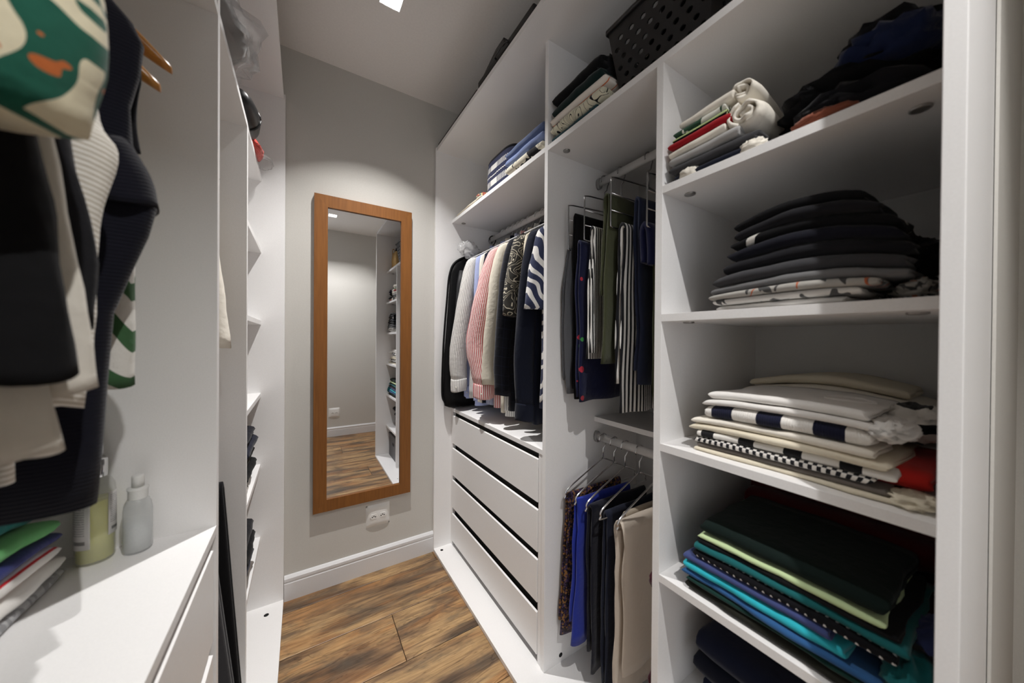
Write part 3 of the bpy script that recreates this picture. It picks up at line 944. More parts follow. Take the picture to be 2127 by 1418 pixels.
crumple('folded_shirt', 'teal crumpled shirt end at the right foot of the blue and green stack', (.78, .10, z + .045), (.05, .03, .04), f_teal, 8, .3, z + .002, cat='folded clothes', group=G)
crumple('folded_shirt', 'slate blue sleeve end at the right of the blue and green stack', (.85, .085, z + .095), (.05, .022, .018), f_slate, 3, .3, cat='folded clothes', group=G)
G = 'dark red stack at the back'
pile([('folded_sweater', 'dark red folded sweater at the back, lower one', .10, .09, .43, .0, f_maroon, 3),
      ('folded_sweater', 'dark red folded sweater at the back, upper one', .105, .09, .42, .0, f_maroon, 3)], 1.01, 1.20, z, 77, None, G)
# jeans shelf
z = RZ['R5'] + T_
pile([('folded_jeans', 'dark blue folded jeans at the bottom of the lowest shelf', .07, .10, .43, .06, f_jeans, 2),
      ('folded_jeans', 'navy folded jeans in the middle of the lowest shelf', .06, .09, .44, .03, f_navy2, 2),
      ('folded_jeans', 'blue folded jeans on top on the lowest shelf', .06, .09, .43, .02, f_jeans2, 2)], .775, 1.15, z, 80, None, 'jeans on the lowest shelf')
box_m = plain('grey storage box board', (.12, .12, .125), .6, .3)
t = empty('storage_box', (.93, .27, .0185), 'dark grey storage box on the wardrobe base, seen in the mirror', 'box')
V, F = joinv([(boxv(.75, .757, .09, .45, .019, .22), BOXF), (boxv(1.11, 1.117, .09, .45, .019, .22), BOXF), (boxv(.757, 1.11, .09, .097, .019, .22), BOXF), (boxv(.757, 1.11, .443, .45, .019, .22), BOXF), (boxv(.757, 1.11, .097, .443, .019, .025), BOXF)])
mesh('box_walls', V, F, box_m, t, smooth=False)
box('lid', .745, 1.122, .086, .454, .221, .245, box_m, t, .003)
box('handle_hole', .7485, .7499, .24, .30, .15, .175, HOLE, t)
# shelf R1: white and dark bundles
z = RZ['R1'] + T_
G = 'leaning pale stack on the upper shelf'
def tilt1(x, y, zz):
    return x, y, zz + .10 * max(0, zz - z - .01) * (.44 - y) / .2 + .0
pile([('folded_shirt', 'dark navy folded shirt at the bottom of the leaning pale stack', .016, .30, .455, .006, f_navy),
      ('folded_sweater', 'charcoal folded sweater in the leaning pale stack', .022, .29, .462, .004, f_dkgrey),
      ('folded_shirt', 'light grey folded shirt in the leaning pale stack', .020, .32, .466, .0, f_ltgrey),
      ('folded_shirt', 'ivory folded shirt under the red one in the leaning stack', .018, .345, .468, .003, f_ivory),
      ('folded_shirt', 'red folded shirt in the leaning pale stack', .017, .335, .467, .004, f_red),
      ('folded_shirt', 'lime striped folded shirt in the leaning pale stack', .009, .345, .46, .006, f_limestripe),
      ('folded_shirt', 'green tropical print folded shirt in the leaning pale stack', .016, .345, .456, .006, f_greenprint),
      ('folded_shirt', 'ivory folded shirt on top of the leaning pale stack', .018, .335, .445, .008, f_ivory)],
     .7245, .99, z, 91, tilt1, G, wav=.007)
def rolled(name, label, c, r0, ln, mat, turns=2.4, seed=0, cat='folded clothes', group=None):
    """a shirt rolled up, its spiral end facing the aisle"""
    P = []
    for i in range(46):
        a = i / 45
        ang = a * turns * 2 * math.pi
        rr = r0 * (.22 + .78 * a)
        P.append((math.cos(ang) * rr * 1.15 + .1 * r0 * nz(a * 9, seed), math.sin(ang) * rr * .85 + .12 * r0 * nz(a * 7, seed + 5)))
    P = np.array(P)
    tg = np.gradient(P, axis=0); tg /= np.linalg.norm(tg, axis=1)[:, None]
    nr = np.stack([-tg[:, 1], tg[:, 0]], 1)
    th = r0 * .2
    ring = np.vstack([P + nr * th / 2, (P - nr * th / 2)[::-1]])
    n = len(ring)
    V, F, UV = [], [], []
    J = 12
    for j in range(J + 1):
        u = j / J
        sc = 1 - .25 * (1 - min(1, u * 4)) ** 2 + .05 * nz(u * 5, seed)
        for q, (a, b) in enumerate(ring):
            ex = .012 * nz(a * 50, b * 50, seed) * (1 - u)
            V.append((c[0] + ln * u + ex, c[1] + a * sc + .02 * u, c[2] + b * sc)); UV.append((q * .004, u * ln))
    for j in range(J):
        for q in range(n):
            A, B = j * n + q, j * n + (q + 1) % n
            F.append((A, B, B + n, A + n))
    for base, rev in ((0, False), (J * n, True)):
        for q in range(45):
            f = (base + q, base + n - 1 - q, base + n - 2 - q, base + q + 1)
            F.append(f[::-1] if rev else f)
    o = mesh(name, V, F, mat, uv=UV)
    return setp(o, label, cat, group)
rolled('rolled_shirt', 'ivory rolled shirt bulging from the right end of the leaning stack', (.728, .312, z + .080), .036, .22, f_ivory, 2.2, 3, group=G)
rolled('rolled_shirt', 'ivory rolled shirt on top of the leaning stack, above the bulging roll', (.738, .322, z + .136), .026, .22, f_ivory, 1.8, 8, group=G)
crumple('folded_shirt', 'small white cloth corner poking out under the leaning stack at its left', (.735, .425, z + .01), (.013, .022, .013), f_ivory, 3, .3, z + .0005, cat='folded clothes', group=G)
crumple('folded_shirt', 'small white cloth corner poking out under the leaning stack at its right', (.735, .30, z + .008), (.013, .022, .013), f_ivory, 13, .5, z + .0005, cat='folded clothes', group=G)
G = 'dark heap on the upper shelf'
crumple('folded_jeans', 'black folded jeans at the bottom of the dark heap on the upper shelf', (.87, .175, z + .03), (.14, .105, .033), f_black2, 17, .35, z + .0005, cat='folded clothes', group=G)
crumple('folded_trousers', 'rust cloth strip showing under the dark heap', (.742, .20, z + .012), (.018, .04, .011), f_rust, 5, .3, z + .0005, cat='folded clothes', group=G)
crumple('folded_sweater', 'black crumpled sweater in the middle of the dark heap', (.85, .185, z + .068), (.115, .095, .03), f_black, 27, .4, cat='folded clothes', group=G)
crumple('folded_jeans', 'blue-black crumpled jeans in the upper dark heap', (.82, .135, z + .098), (.085, .065, .034), f_denim, 37, .4, cat='folded clothes', group=G)
crumple('folded_trousers', 'black trousers on top of the dark heap', (.90, .145, z + .145), (.12, .07, .032), f_black2, 47, .35, cat='folded clothes', group=G)

# ------------------------------------------------------------------ long upper shelf
z = S2B + T_
G = 'stack beside the black basket'
def lean2(x, y, zz):
    return x, y, zz
pile([('folded_shirt', 'deep teal folded shirt at the bottom, beside the black basket', .020, .70, .905, .006, f_deepteal),
      ('folded_shirt', 'cream folded shirt with black leaf outlines beside the basket', .038, .672, .905, .0, f_leafline),
      ('folded_shirt', 'white folded shirt with orange stitching beside the basket', .026, .662, .912, .0, f_orangest),
      ('folded_trousers', 'dark green folded trousers beside the basket', .040, .685, .908, .008, f_dktealc),
      ('folded_sweater', 'black folded sweater on top, leaning on the basket', .045, .69, .905, .01, f_black)],
     .724, 1.02, z, 101, arch(z, .79, .13, .004, .16), G)
crumple('folded_trousers', 'black crumpled trousers tucked between stack and basket', (.84, .70, z + .13), (.09, .035, .06), f_black2, 6, .35, cat='folded clothes', group=G)
def basket():
    x0, x1, y0, y1, z0, z1, tp = .742, 1.06, .375, .672, z + .0005, z + .205, .028
    t = empty('plastic_basket', ((x0 + x1) / 2, (y0 + y1) / 2, z0), 'black perforated plastic basket on the upper shelf', 'basket')
    def wall(pa, pb, pc, pd, nu, nv):
        """quad a b c d (bottom a->b, top d->c) with a grid of round holes"""
        pa, pb, pc, pd = map(np.array, (pa, pb, pc, pd))
        V, F = [], []
        def P(u, v): return tuple((pa * (1 - u) + pb * u) * (1 - v) + (pd * (1 - u) + pc * u) * v)
        for j in range(nv):
            eds = [i / nu for i in range(nu + 1)] if j % 2 else [0] + [(i + .5) / nu for i in range(nu)] + [1]
            for u0, u1 in zip(eds[:-1], eds[1:]):
                v0, v1 = j / nv, (j + 1) / nv
                uc, vc, ru, rv = (u0 + u1) / 2, (v0 + v1) / 2, .24 / nu, .26 / nv
                b = len(V)
                sq = [(u1, vc), (u1, v1), (uc, v1), (u0, v1), (u0, vc), (u0, v0), (uc, v0), (u1, v0)]
                V += [P(*q) for q in sq]
                if j == nv - 1 or u1 - u0 < .8 / nu:
                    F.append(tuple(range(b, b + 8)))
                    continue
                V += [P(uc + ru * math.cos(k * math.pi / 4), vc + rv * math.sin(k * math.pi / 4)) for k in range(8)]
                for k in range(8):
                    F.append((b + k, b + (k + 1) % 8, b + 8 + (k + 1) % 8, b + 8 + k))
        o = mesh('basket_wall', V, F, BLACKP, t, smooth=False)
        s = o.modifiers.new('thickness', 'SOLIDIFY'); s.thickness = .004; s.offset = -1
    b = [(x0 + tp, y0 + tp, z0), (x1 - tp, y0 + tp, z0), (x1 - tp, y1 - tp, z0), (x0 + tp, y1 - tp, z0)]
    c = [(x0, y0, z1), (x1, y0, z1), (x1, y1, z1), (x0, y1, z1)]
    for i in range(4):
        j = (i + 1) % 4
        wall(b[i], b[j], c[j], c[i], 8, 8)
    rim = [(x0 - .003, y0, z1), (x0 - .003, (y0 + y1) / 2, z1), (x0 - .003, y1, z1), (x0, y1 + .003, z1), ((x0 + x1) / 2, y1 + .003, z1), (x1, y1 + .003, z1), (x1 + .003, y1, z1), (x1 + .003, y0, z1), (x1, y0 - .003, z1), (x0, y0 - .003, z1), (x0 - .003, y0, z1)]
    wire('rim', rim, .006, BLACKP, t)
    box('basket_bottom', x0 + tp, x1 - tp, y0 + tp, y1 - tp, z0, z0 + .004, BLACKP, t)
basket()
crumple('folded_sweater', 'black sweater heaped inside the perforated basket', (.90, .52, z + .15), (.12, .10, .09), f_black2, 31, .3, z + .01, cat='folded clothes')
t = empty('paper_bag', (.80, .16, z), 'tan paper bag near the end of the upper shelf, beyond the black basket', 'bag')
V, F, uv = loft([ellring(.82, .20, z + .001, .06, .10, 24, .3), ellring(.82, .20, z + .10, .065, .105, 24, .3), ellring(.82, .20, z + .17, .06, .10, 24, .35)])
mesh('bag_body', V, F, plain('tan kraft paper', hx('c9a468'), .8, grain=.1, gscale=60), t)
wire('bag_handle', smoothpath([(.76, .15, z + .168), (.755, .17, z + .20), (.755, .22, z + .20), (.76, .25, z + .168)]), .003, plain('tan cord', hx('b98f50'), .8), t)
crumple('cloth_bundle', 'black cloth bundle lying on the tan paper bag', (.84, .2, z + .20), (.06, .07, .035), f_black, 12, .4, cat='folded clothes')

# first bay upper shelf
z = S1B + T_
G = 'cloths on the far upper shelf'
folded('folded_cloth', 'cream folded cloth lying at the far end of the upper shelf', .7235, .95, 1.44, 1.735, z + .0006, .014, f_cream, 2, 3, group=G, fn=lambda x, y, zz: (x, y, z + (zz - z) * (1 - .6 * max(0, (y - 1.56) / .17))))
crumple('small_scarf', 'small multicoloured scarf on the cream cloth at the far end', (.765, 1.50, z + .032), (.03, .045, .018), fabric('multicolour print', 'a5483a', 'mosaic', '2f7d8c', 'd8c68e', period=.012), 5, .4, cat='scarf')
def cloth_bin():
    m = fabric('navy bin cloth', '23294a')
    t = m.node_tree; b = t.nodes['Principled BSDF']
    uv = nd(t, 'ShaderNodeUVMap', uv_map='UVMap'); sp = nd(t, 'ShaderNodeSeparateXYZ'); t.links.new(uv.outputs[0], sp.inputs[0])
    U, Vv = sp.outputs[0], sp.outputs[1]
    def within(a, b_): return mth(t, 'MULTIPLY', mth(t, 'GREATER_THAN', Vv, a), mth(t, 'LESS_THAN', Vv, b_))
    dash = mth(t, 'LESS_THAN', mth(t, 'FRACT', mth(t, 'DIVIDE', U, .011)), .5)
    rows_ = mth(t, 'ADD', within(.03, .056), within(.100, .126))
    wob = mth(t, 'MULTIPLY', mth(t, 'PINGPONG', U, .008), .5)
    ln = mth(t, 'LESS_THAN', mth(t, 'ABSOLUTE', mth(t, 'SUBTRACT', mth(t, 'SUBTRACT', Vv, wob), .074)), .002)
    f = mth(t, 'MINIMUM', mth(t, 'ADD', mth(t, 'MULTIPLY', dash, rows_), ln), 1.0)
    old = b.inputs['Base Color'].links[0].from_socket
    t.links.new(mix(t, f, old, hx('e6e4e0')), b.inputs['Base Color'])
    tt = empty('fabric_bin', (.88, 1.345, z), 'navy fabric bin with white dashes on the far upper shelf', 'fabric bin')
    rings = [ellring(.885, 1.345, z + .016 + a, .13 * s, .135 * s, 60, .45, math.pi) for a, s in ((0, .96), (.01, 1.0), (.07, 1.02), (.115, 1.0), (.148, .98))]
    V, F, uv_ = loft(rings, cap=False)
    o = mesh('bin_body', V, F, m, tt, uv=uv_)
    sm = o.modifiers.new('thickness', 'SOLIDIFY'); sm.thickness = .006
    lid = [ellring(.885, 1.345, z + .162 + a, .127 * s, .132 * s, 60, .45, math.pi) for a, s in ((0, 1.), (.008, 1.01), (.016, .97), (.02, .5))]
    V, F, uv_ = loft(lid)
    mesh('bin_lid', V, F, fabric('black bin lid', '15161c'), tt, uv=uv_)
cloth_bin()
pile([('folded_shirt', 'cream folded shirt with black brush print beside the navy bin', .042, .955, 1.20, .0, f_bwfloral),
      ('folded_shirt', 'chambray blue folded shirt beside the navy bin', .035, .955, 1.212, .004, f_sky),
      ('folded_jeans', 'grey-blue folded denim on top beside the navy bin', .035, .955, 1.215, .006, f_sky2)],
     .724, 1.0, z, 121, None, 'stack beside the navy bin')

# ------------------------------------------------------------------ on top of the wardrobe
z = TZ + .0005
t = empty('portfolio_case', (.82, 1.08, z), 'flat black case lying along the top of the right wardrobe', 'case')
box('case_body', .6295, 1.0, .885, 1.29, z, z + .03, plain('black nylon', (.01, .01, .011), .55), t, .006)
wire('case_handle', smoothpath([(.63, 1.04, z + .015), (.617, 1.05, z + .015), (.617, 1.12, z + .015), (.63, 1.13, z + .015)]), .004, BLACKP, t)
t = empty('shoe_box', (.84, 1.14, z + .0305), 'black box standing on the flat case above the right wardrobe', 'box')
V = [(.635, 1.09, z + .031), (.95, 1.09, z + .031), (.95, 1.26, z + .031), (.635, 1.26, z + .031), (.645, 1.10, z + .085), (.94, 1.10, z + .085), (.94, 1.16, z + .085), (.645, 1.16, z + .085)]
mesh('box_body', V, BOXF, plain('black board', (.012, .012, .013), .5), t, smooth=False)
setp(box('garment_cover', .6295, .9, 1.30, 1.78, z, z + .01, plain('black nylon', (.01, .01, .011), .55), None, .004), 'thin black folded cover at the far end on top of the right wardrobe', 'cover')
setp(box('garment_cover', -.5, -.085, 1.0, 1.5, TZ + .0135, TZ + .06, plain('black nylon', (.01, .01, .011), .55), None, .006), 'black folded cover on top of the left wardrobe', 'cover')

# ------------------------------------------------------------------ first bay: hanging shirts and jackets
G = 'shirts and jackets hanging in the far bay'
f_wstripe = fabric('white grey pinstripe', 'e4e2de', 'stripe', '6b6b6e', period=.0095, duty=.22, axis='U')
f_lblue = fabric('pale blue cotton', 'a9b4dc')
f_bstripe = fabric('blue white stripe', 'd5dbe8', 'stripe', '6f83b0', period=.006, duty=.45, axis='U')
f_pink = fabric('pink white stripe', 'e6d6d2', 'stripe', 'b8565a', period=.0095, duty=.45, axis='U')
f_creamj = fabric('cream linen', 'd6cfbf')
f_checkj = fabric('black navy check', '14151d', 'check', '232838', period=.04, duty=.08)
f_palm = fabric('dark palm print', '35332f', 'lines', 'c9c0ac', scale=16, duty=.2)
f_zebra = fabric('navy zebra print', '343a55', 'zebra', 'e6e4e0', scale=11, thresh=.64)
f_khaki = fabric('khaki cotton', '9c9488')
def SL(y, pts):
    return [(x, y + dy, z, rx, ry) for x, dy, z, rx, ry in pts]
# garment bag
f_bag = fabric('black nylon bag', '0f0f10', sheen=.0, rough=.5)
f_mesh = plain('sheer grey mesh', (.03, .03, .032), .55, .3)
t = empty('garment_bag', (.93, 1.765, .80), 'black garment bag with sheer panel hanging against the end panel', 'garment bag', G)
rings = []
for zz, x0, x1, hy in ((.808, .70, 1.13, .010), (.82, .672, 1.16, .022), (.88, .660, 1.18, .026), (1.1, .668, 1.18, .022), (1.35, .685, 1.18, .018), (1.56, .70, 1.17, .016), (1.62, .725, 1.15, .016), (1.67, .80, 1.1, .014), (1.715, .92, 1.02, .008)):
    r = ellring((x0 + x1) / 2, 1.768, zz, (x1 - x0) / 2, hy, 44, .6)
    for p in r: p[1] += .004 * nz(p[0] * 14, zz * 9)
    rings.append(r)
V, F, uv = loft(rings); mesh('bag_shell', V, F, f_bag, t, uv=uv)
rings = []
for zz, x0, x1 in ((.9, .71, .95), (1.2, .715, .97), (1.5, .735, .98), (1.58, .75, .97)):
    rings.append(ellring((x0 + x1) / 2, 1.757, zz, (x1 - x0) / 2, .018, 30, .6))
V, F, uv = loft(rings); mesh('sheer_panel', V, F, f_mesh, t, uv=uv)
wire('piping', smoothpath([(.668, 1.755, .84), (.655, 1.762, .9), (.662, 1.765, 1.15), (.68, 1.765, 1.4), (.697, 1.765, 1.56), (.74, 1.762, 1.635), (.86, 1.76, 1.69), (.95, 1.762, 1.715)]), .006, f_bag, t)
wire('strap', smoothpath([(.78, 1.745, 1.66), (.77, 1.745, 1.69), (.79, 1.745, 1.715), (.81, 1.745, 1.70)]), .003, f_bag, t)
hanger('black hanger carrying the garment bag', RODX, 1.768, BLACKP, r=.003)
crumple('plastic_bag', 'crumpled clear plastic bag hanging high beside the garment bag', (.80, 1.735, 1.70), (.06, .025, .045), plain('thin white film', (.8, .8, .8), .15, .5, Alpha=.4), 4, .5, cat='plastic bag')
def shirt(nm, lb, y, mat, zhem, sl, hmat=None, **k):
    o = hang_top(nm, lb, k.pop('cat', 'shirt'), y, mat, zhem=zhem, sl=sl, group=G, **k)
    return o
LONG = lambda y, d, x1, x2, zc, r=.036, ry=.024: [(.79, y, 1.628, .012, .016), (.775, y, 1.60, .032, .026), (.76 , y + d * .15, 1.48, .045, .03), ((.76 + x1) / 2, y + d * .5, 1.3, .048, .03), (x1, y + d, 1.1, .044, .028), (x2, y + d * 1.05, zc, r, ry)]
BACK = lambda y, zc: [(.80, y, 1.628, .012, .012), (.79, y, 1.60, .026, .016), (.785, y, 1.45, .03, .018), (.79, y, 1.2, .03, .018), (.79, y, zc, .03, .016)]
HM = plain('white plastic', (.7, .7, .7), .4)
shirt('dress_shirt', 'pale blue shirt behind the grey pinstriped one in the far bay', 1.695, f_lblue, .865, BACK(1.695, .93), seed=1, ht=.018, collar=True, cuff=f_lblue)
shirt('dress_shirt', 'white shirt with thin grey pinstripes next to the garment bag', 1.635, f_wstripe, .875, [(.79, 1.635, 1.628, .012, .016), (.772, 1.635, 1.60, .034, .028), (.755, 1.64, 1.48, .045, .036), (.735, 1.66, 1.3, .05, .04), (.718, 1.685, 1.1, .05, .042), (.722, 1.685, .965, .042, .032)], seed=2, ht=.02, collar=True, cuff=f_wstripe)
shirt('dress_shirt', 'lilac-blue shirt with its hem below the pinstriped shirt', 1.572, f_lblue, .845, BACK(1.572, .93), seed=3, ht=.018, collar=True, cuff=f_lblue)
shirt('dress_shirt', 'off-white shirt between the lilac and the navy shirt', 1.522, f_ivory, .87, BACK(1.522, .93), seed=4, ht=.018, collar=True, cuff=f_ivory)
shirt('dress_shirt', 'narrow navy shirt left of the blue striped shirt', 1.474, f_navy, .89, BACK(1.474, .93), seed=5, ht=.015, collar=True, cuff=f_navy)
shirt('dress_shirt', 'blue and white striped shirt just left of the pink one', 1.433, f_bstripe, .88, BACK(1.433, .93), seed=6, ht=.016, collar=True, cuff=f_bstripe)
shirt('dress_shirt', 'pink and white striped shirt with buttoned cuff', 1.378, f_pink, .87, [(.79, 1.378, 1.628, .012, .016), (.772, 1.38, 1.60, .036, .03), (.75, 1.395, 1.48, .052, .046), (.726, 1.42, 1.3, .06, .056), (.716, 1.44, 1.15, .058, .056), (.734, 1.41, .97, .05, .044)], seed=7, ht=.022, collar=True, cuff=f_pink)
shirt('jacket', 'cream linen jacket right of the pink striped shirt', 1.312, f_creamj, .86, LONG(1.312, .04, .735, .735, .985, .04, .028), seed=8, ht=.026, cat='jacket', collar=True)
shirt('dress_shirt', 'white checked shirt whose cuff shows under the cream jacket', 1.262, f_wstripe, .85, BACK(1.262, .93), seed=18, ht=.016, collar=True, cuff=f_wstripe)
shirt('jacket', 'black checked jacket in the middle of the far bay', 1.218, f_checkj, .88, LONG(1.218, .03, .74, .745, .95, .042, .028), seed=9, ht=.028, cat='jacket', collar=True)
SH = lambda y, zc, r=.06: [(.79, y, 1.628, .012, .016), (.775, y, 1.60, .034, .028), (.762, y, 1.5, .05, .032), (.75, y, 1.4, .056, .034), (.745, y, zc, r, .036)]
shirt('short_sleeve_shirt', 'dark short-sleeved shirt with pale palm leaf outlines', 1.162, f_palm, .90, SH(1.162, 1.29, .055), seed=10, ht=.02, collar=True)
shirt('short_sleeve_shirt', 'narrow cream shirt between the palm print and navy garments', 1.118, f_cream, .95, BACK(1.118, 1.28), seed=11, ht=.014, collar=True)
shirt('jacket', 'deep navy jacket left of the zebra print shirt', 1.062, f_navy2, .86, LONG(1.062, .02, .738, .75, .93, .044, .032), seed=12, ht=.028, cat='jacket', collar=True, cuff=f_navy2)
shirt('short_sleeve_shirt', 'navy and white zebra print short-sleeved shirt next to the divider', .997, f_zebra, .93, SH(.997, 1.305, .066), seed=13, ht=.022, collar=True)
for y, what in ((1.695, 'pale blue shirt'), (1.635, 'pinstriped shirt'), (1.572, 'lilac-blue shirt'), (1.522, 'off-white shirt'), (1.474, 'narrow navy shirt'), (1.433, 'blue striped shirt'), (1.378, 'pink striped shirt'),
                (1.312, 'cream jacket'), (1.262, 'white checked shirt'), (1.218, 'black checked jacket'), (1.162, 'palm outline shirt'), (1.118, 'narrow cream shirt'), (1.062, 'deep navy jacket'), (.997, 'zebra print shirt')):
    hanger('clothes hanger holding up the ' + what, RODX, y, HM if y != 1.218 else BLACKP, hw=.18)

# ------------------------------------------------------------------ second bay, upper rod: trousers on wire hangers
f_gtrous = fabric('grey trousers', '5b5c60')
f_btrous = fabric('black trousers', '0e0e10', sheen=.05)
f_bws = fabric('black white stripe', 'e4e2de', 'stripe', '17171a', period=.0095, duty=.5, axis='U')
f_bws2 = fabric('white black wide stripe', 'e8e6e2', 'stripe', '1a1a1e', period=.014, duty=.5, axis='U')
f_nfl = fabric('navy with red flowers', '161a38', 'flowers', 'b03040', '3f8a4a', period=.045, duty=.24)
f_olive = fabric('olive twill', '40432f')
f_olive2 = fabric('dark olive twill', '33351f')
f_bgrey = fabric('blue grey cotton', '2d344c')
f_indigo = fabric('indigo cotton', '12163a')
def frame_hanger(label, y, zt, zb, xf=.79, skew=.0):
    """chrome ladder hanger: upright at the front, bars reaching back over which trousers hang"""
    t = empty('trouser_hanger', (xf, y, zb), label, 'hanger', 'chrome trouser hangers')
    zr = RODZ + .0155
    hk = [(RODX + .021 * math.cos(a), y, zr - .0195 + .0215 * math.sin(a)) for a in np.radians(np.linspace(200, -40, 12))]
    hk += [(RODX + .012, y, zr - .05), (RODX, y, zr - .06), (RODX, y, zt + .01)]
    wire('hook', hk, .0022, STEEL, t)
    wire('frame', [(1.08, y, zt - .004), (RODX, y, zt + .01), (xf + .02, y, zt), (xf, y, zt - .004), (xf, y, zt - .02), (xf, y, zb + .015), (xf, y, zb + .003), (xf + .01, y, zb), (1.08, y, zb)], .0024, STEEL, t)
    for k in (1, 2):
        zz = zt - (zt - zb) * k / 3
        wire('bar', [(xf, y, zz), (1.08, y, zz)], .0018, STEEL, t)
frame_hanger('chrome ladder hanger nearest the left divider', .888, 1.668, 1.508)
frame_hanger('second chrome ladder hanger from the left divider', .81, 1.673, 1.523)
frame_hanger('third chrome ladder hanger from the left divider, above the olive trousers', .698, 1.690, 1.535)
frame_hanger('chrome ladder hanger nearest the shelf divider', .572, 1.650, 1.50)
G = 'trousers hanging in the upper middle bay'
drape('trousers', 'grey trousers nearest the left divider', 'trousers', .795, 1.06, .896, 1.514, 1.0, 1.05, f_gtrous, seed=1, group=G, wav=.004, gap=.012, sagx=-.018)
drape('trousers', 'black trousers behind the narrow striped pair', 'trousers', .80, 1.07, .868, 1.628, .985, 1.02, f_btrous, seed=2, group=G, gap=.012, wav=.005)
drape('trousers', 'narrow black and white striped trousers on the left hanger', 'trousers', .80, 1.06, .785, 1.56, 1.15, 1.13, f_bws, seed=3, group=G, gap=.014, wav=.007, flarex=.02)
drape('trousers', 'navy trousers with red flowers below the striped pair', 'trousers', .785, 1.06, .834, 1.524, .985, 1.0, f_nfl, seed=4, group=G, gap=.014)
drape('trousers', 'olive trousers over the tall chrome hanger', 'trousers', .795, .96, .716, 1.64, 1.12, 1.33, f_olive, seed=5, group=G, gap=.016, wav=.008, flarex=.035)
drape('trousers', 'wide striped black and white trousers in front of the blue pair', 'trousers', .80, 1.05, .668, 1.537, .975, 1.06, f_bws2, seed=6, group=G, gap=.018, wav=.008)
drape('trousers', 'blue-grey trousers behind the olive pair', 'trousers', .83, 1.08, .634, 1.61, 1.06, 1.1, f_bgrey, seed=7, group=G, gap=.014)
drape('shorts', 'indigo shorts on the hanger beside the shelf divider', 'shorts', .80, 1.05, .588, 1.512, 1.40, 1.41, f_indigo, seed=8, group=G, gap=.022, th=.02)
drape('trousers', 'dark olive trousers beside the shelf divider', 'trousers', .815, 1.07, .560, 1.47, .985, 1.0, f_olive2, seed=9, group=G, gap=.016)
drape('trousers', 'black trousers at the back beside the shelf divider', 'trousers', .86, 1.10, .530, 1.655, 1.05, 1.1, f_btrous, seed=10, group=G, gap=.014)

# second bay, lower rod
f_mosaic = fabric('brown purple mosaic print', '1d1622', 'mosaic', '8a6236', '453452', period=.0055)
f_royal = fabric('royal blue cotton', '243390')
f_dknavy = fabric('black navy cotton', '12131f')
f_beige = fabric('beige cotton', 'c4b8aa')
f_stone = fabric('stone cotton', 'b3a796')
f_burg = fabric('burgundy cord', '451824')
def low_hanger(label, y, mat=CHROME, drop=.10):
    hanger(label, RODX, y, mat, rodz=.82, zneck=.745, hw=.185, drop=.088, bar=True, r=.0024, group='hangers on the lower rod')
low_hanger('clear hanger with the mosaic print trousers on the lower rod', .884)
low_hanger('hanger with the royal blue trousers on the lower rod', .832)
low_hanger('hanger with the black trousers on the lower rod', .782)
low_hanger('hanger with the navy trousers on the lower rod', .722)
low_hanger('chrome hanger with the beige trousers on the lower rod', .655)
G = 'trousers hanging on the lower rod'
drape('trousers', 'brown mosaic print trousers on the lower rod', 'trousers', .80, 1.07, .889, .648, .155, .2, f_mosaic, seed=11, group=G, gap=.014, th=.008, wav=.004, flarex=.03, dy=.008)
drape('trousers', 'royal blue trousers on the lower rod', 'trousers', .79, 1.05, .834, .65, .17, .24, f_royal, seed=12, group=G, gap=.018, wav=.008, flarex=.03, dy=.0)
drape('trousers', 'black trousers on the lower rod', 'trousers', .80, 1.08, .784, .648, .10, .16, f_dknavy, seed=13, group=G, gap=.018, wav=.007)
drape('trousers', 'navy trousers behind the beige ones on the lower rod', 'trousers', .81, 1.07, .727, .648, .06, .1, f_navy, seed=14, group=G, gap=.016)
drape('trousers', 'stone trousers at the back on the lower rod', 'trousers', .86, 1.10, .690, .648, .10, .2, f_stone, seed=15, group=G, gap=.012)
drape('trousers', 'beige trousers hanging nearest the shelf divider on the lower rod', 'trousers', .795, 1.08, .655, .655, .21, .10, f_beige, seed=16, group=G, gap=.03, th=.014, wav=.007)
t = empty('drawstring_pouch', (.80, .548, .27), 'burgundy drawstring hanging beside the shelf divider', 'drawstring')
wire('cord', smoothpath([(.84, .545, .60), (.81, .545, .56), (.805, .545, .45), (.80, .545, .36), (.795, .545, .31), (.792, .552, .285), (.795, .548, .272), (.80, .54, .285), (.80, .545, .33)]), .005, f_burg, t)
crumple('knot', None, (.808, .548, .545), (.014, .016, .022), f_burg, 3, .4, parent=t)

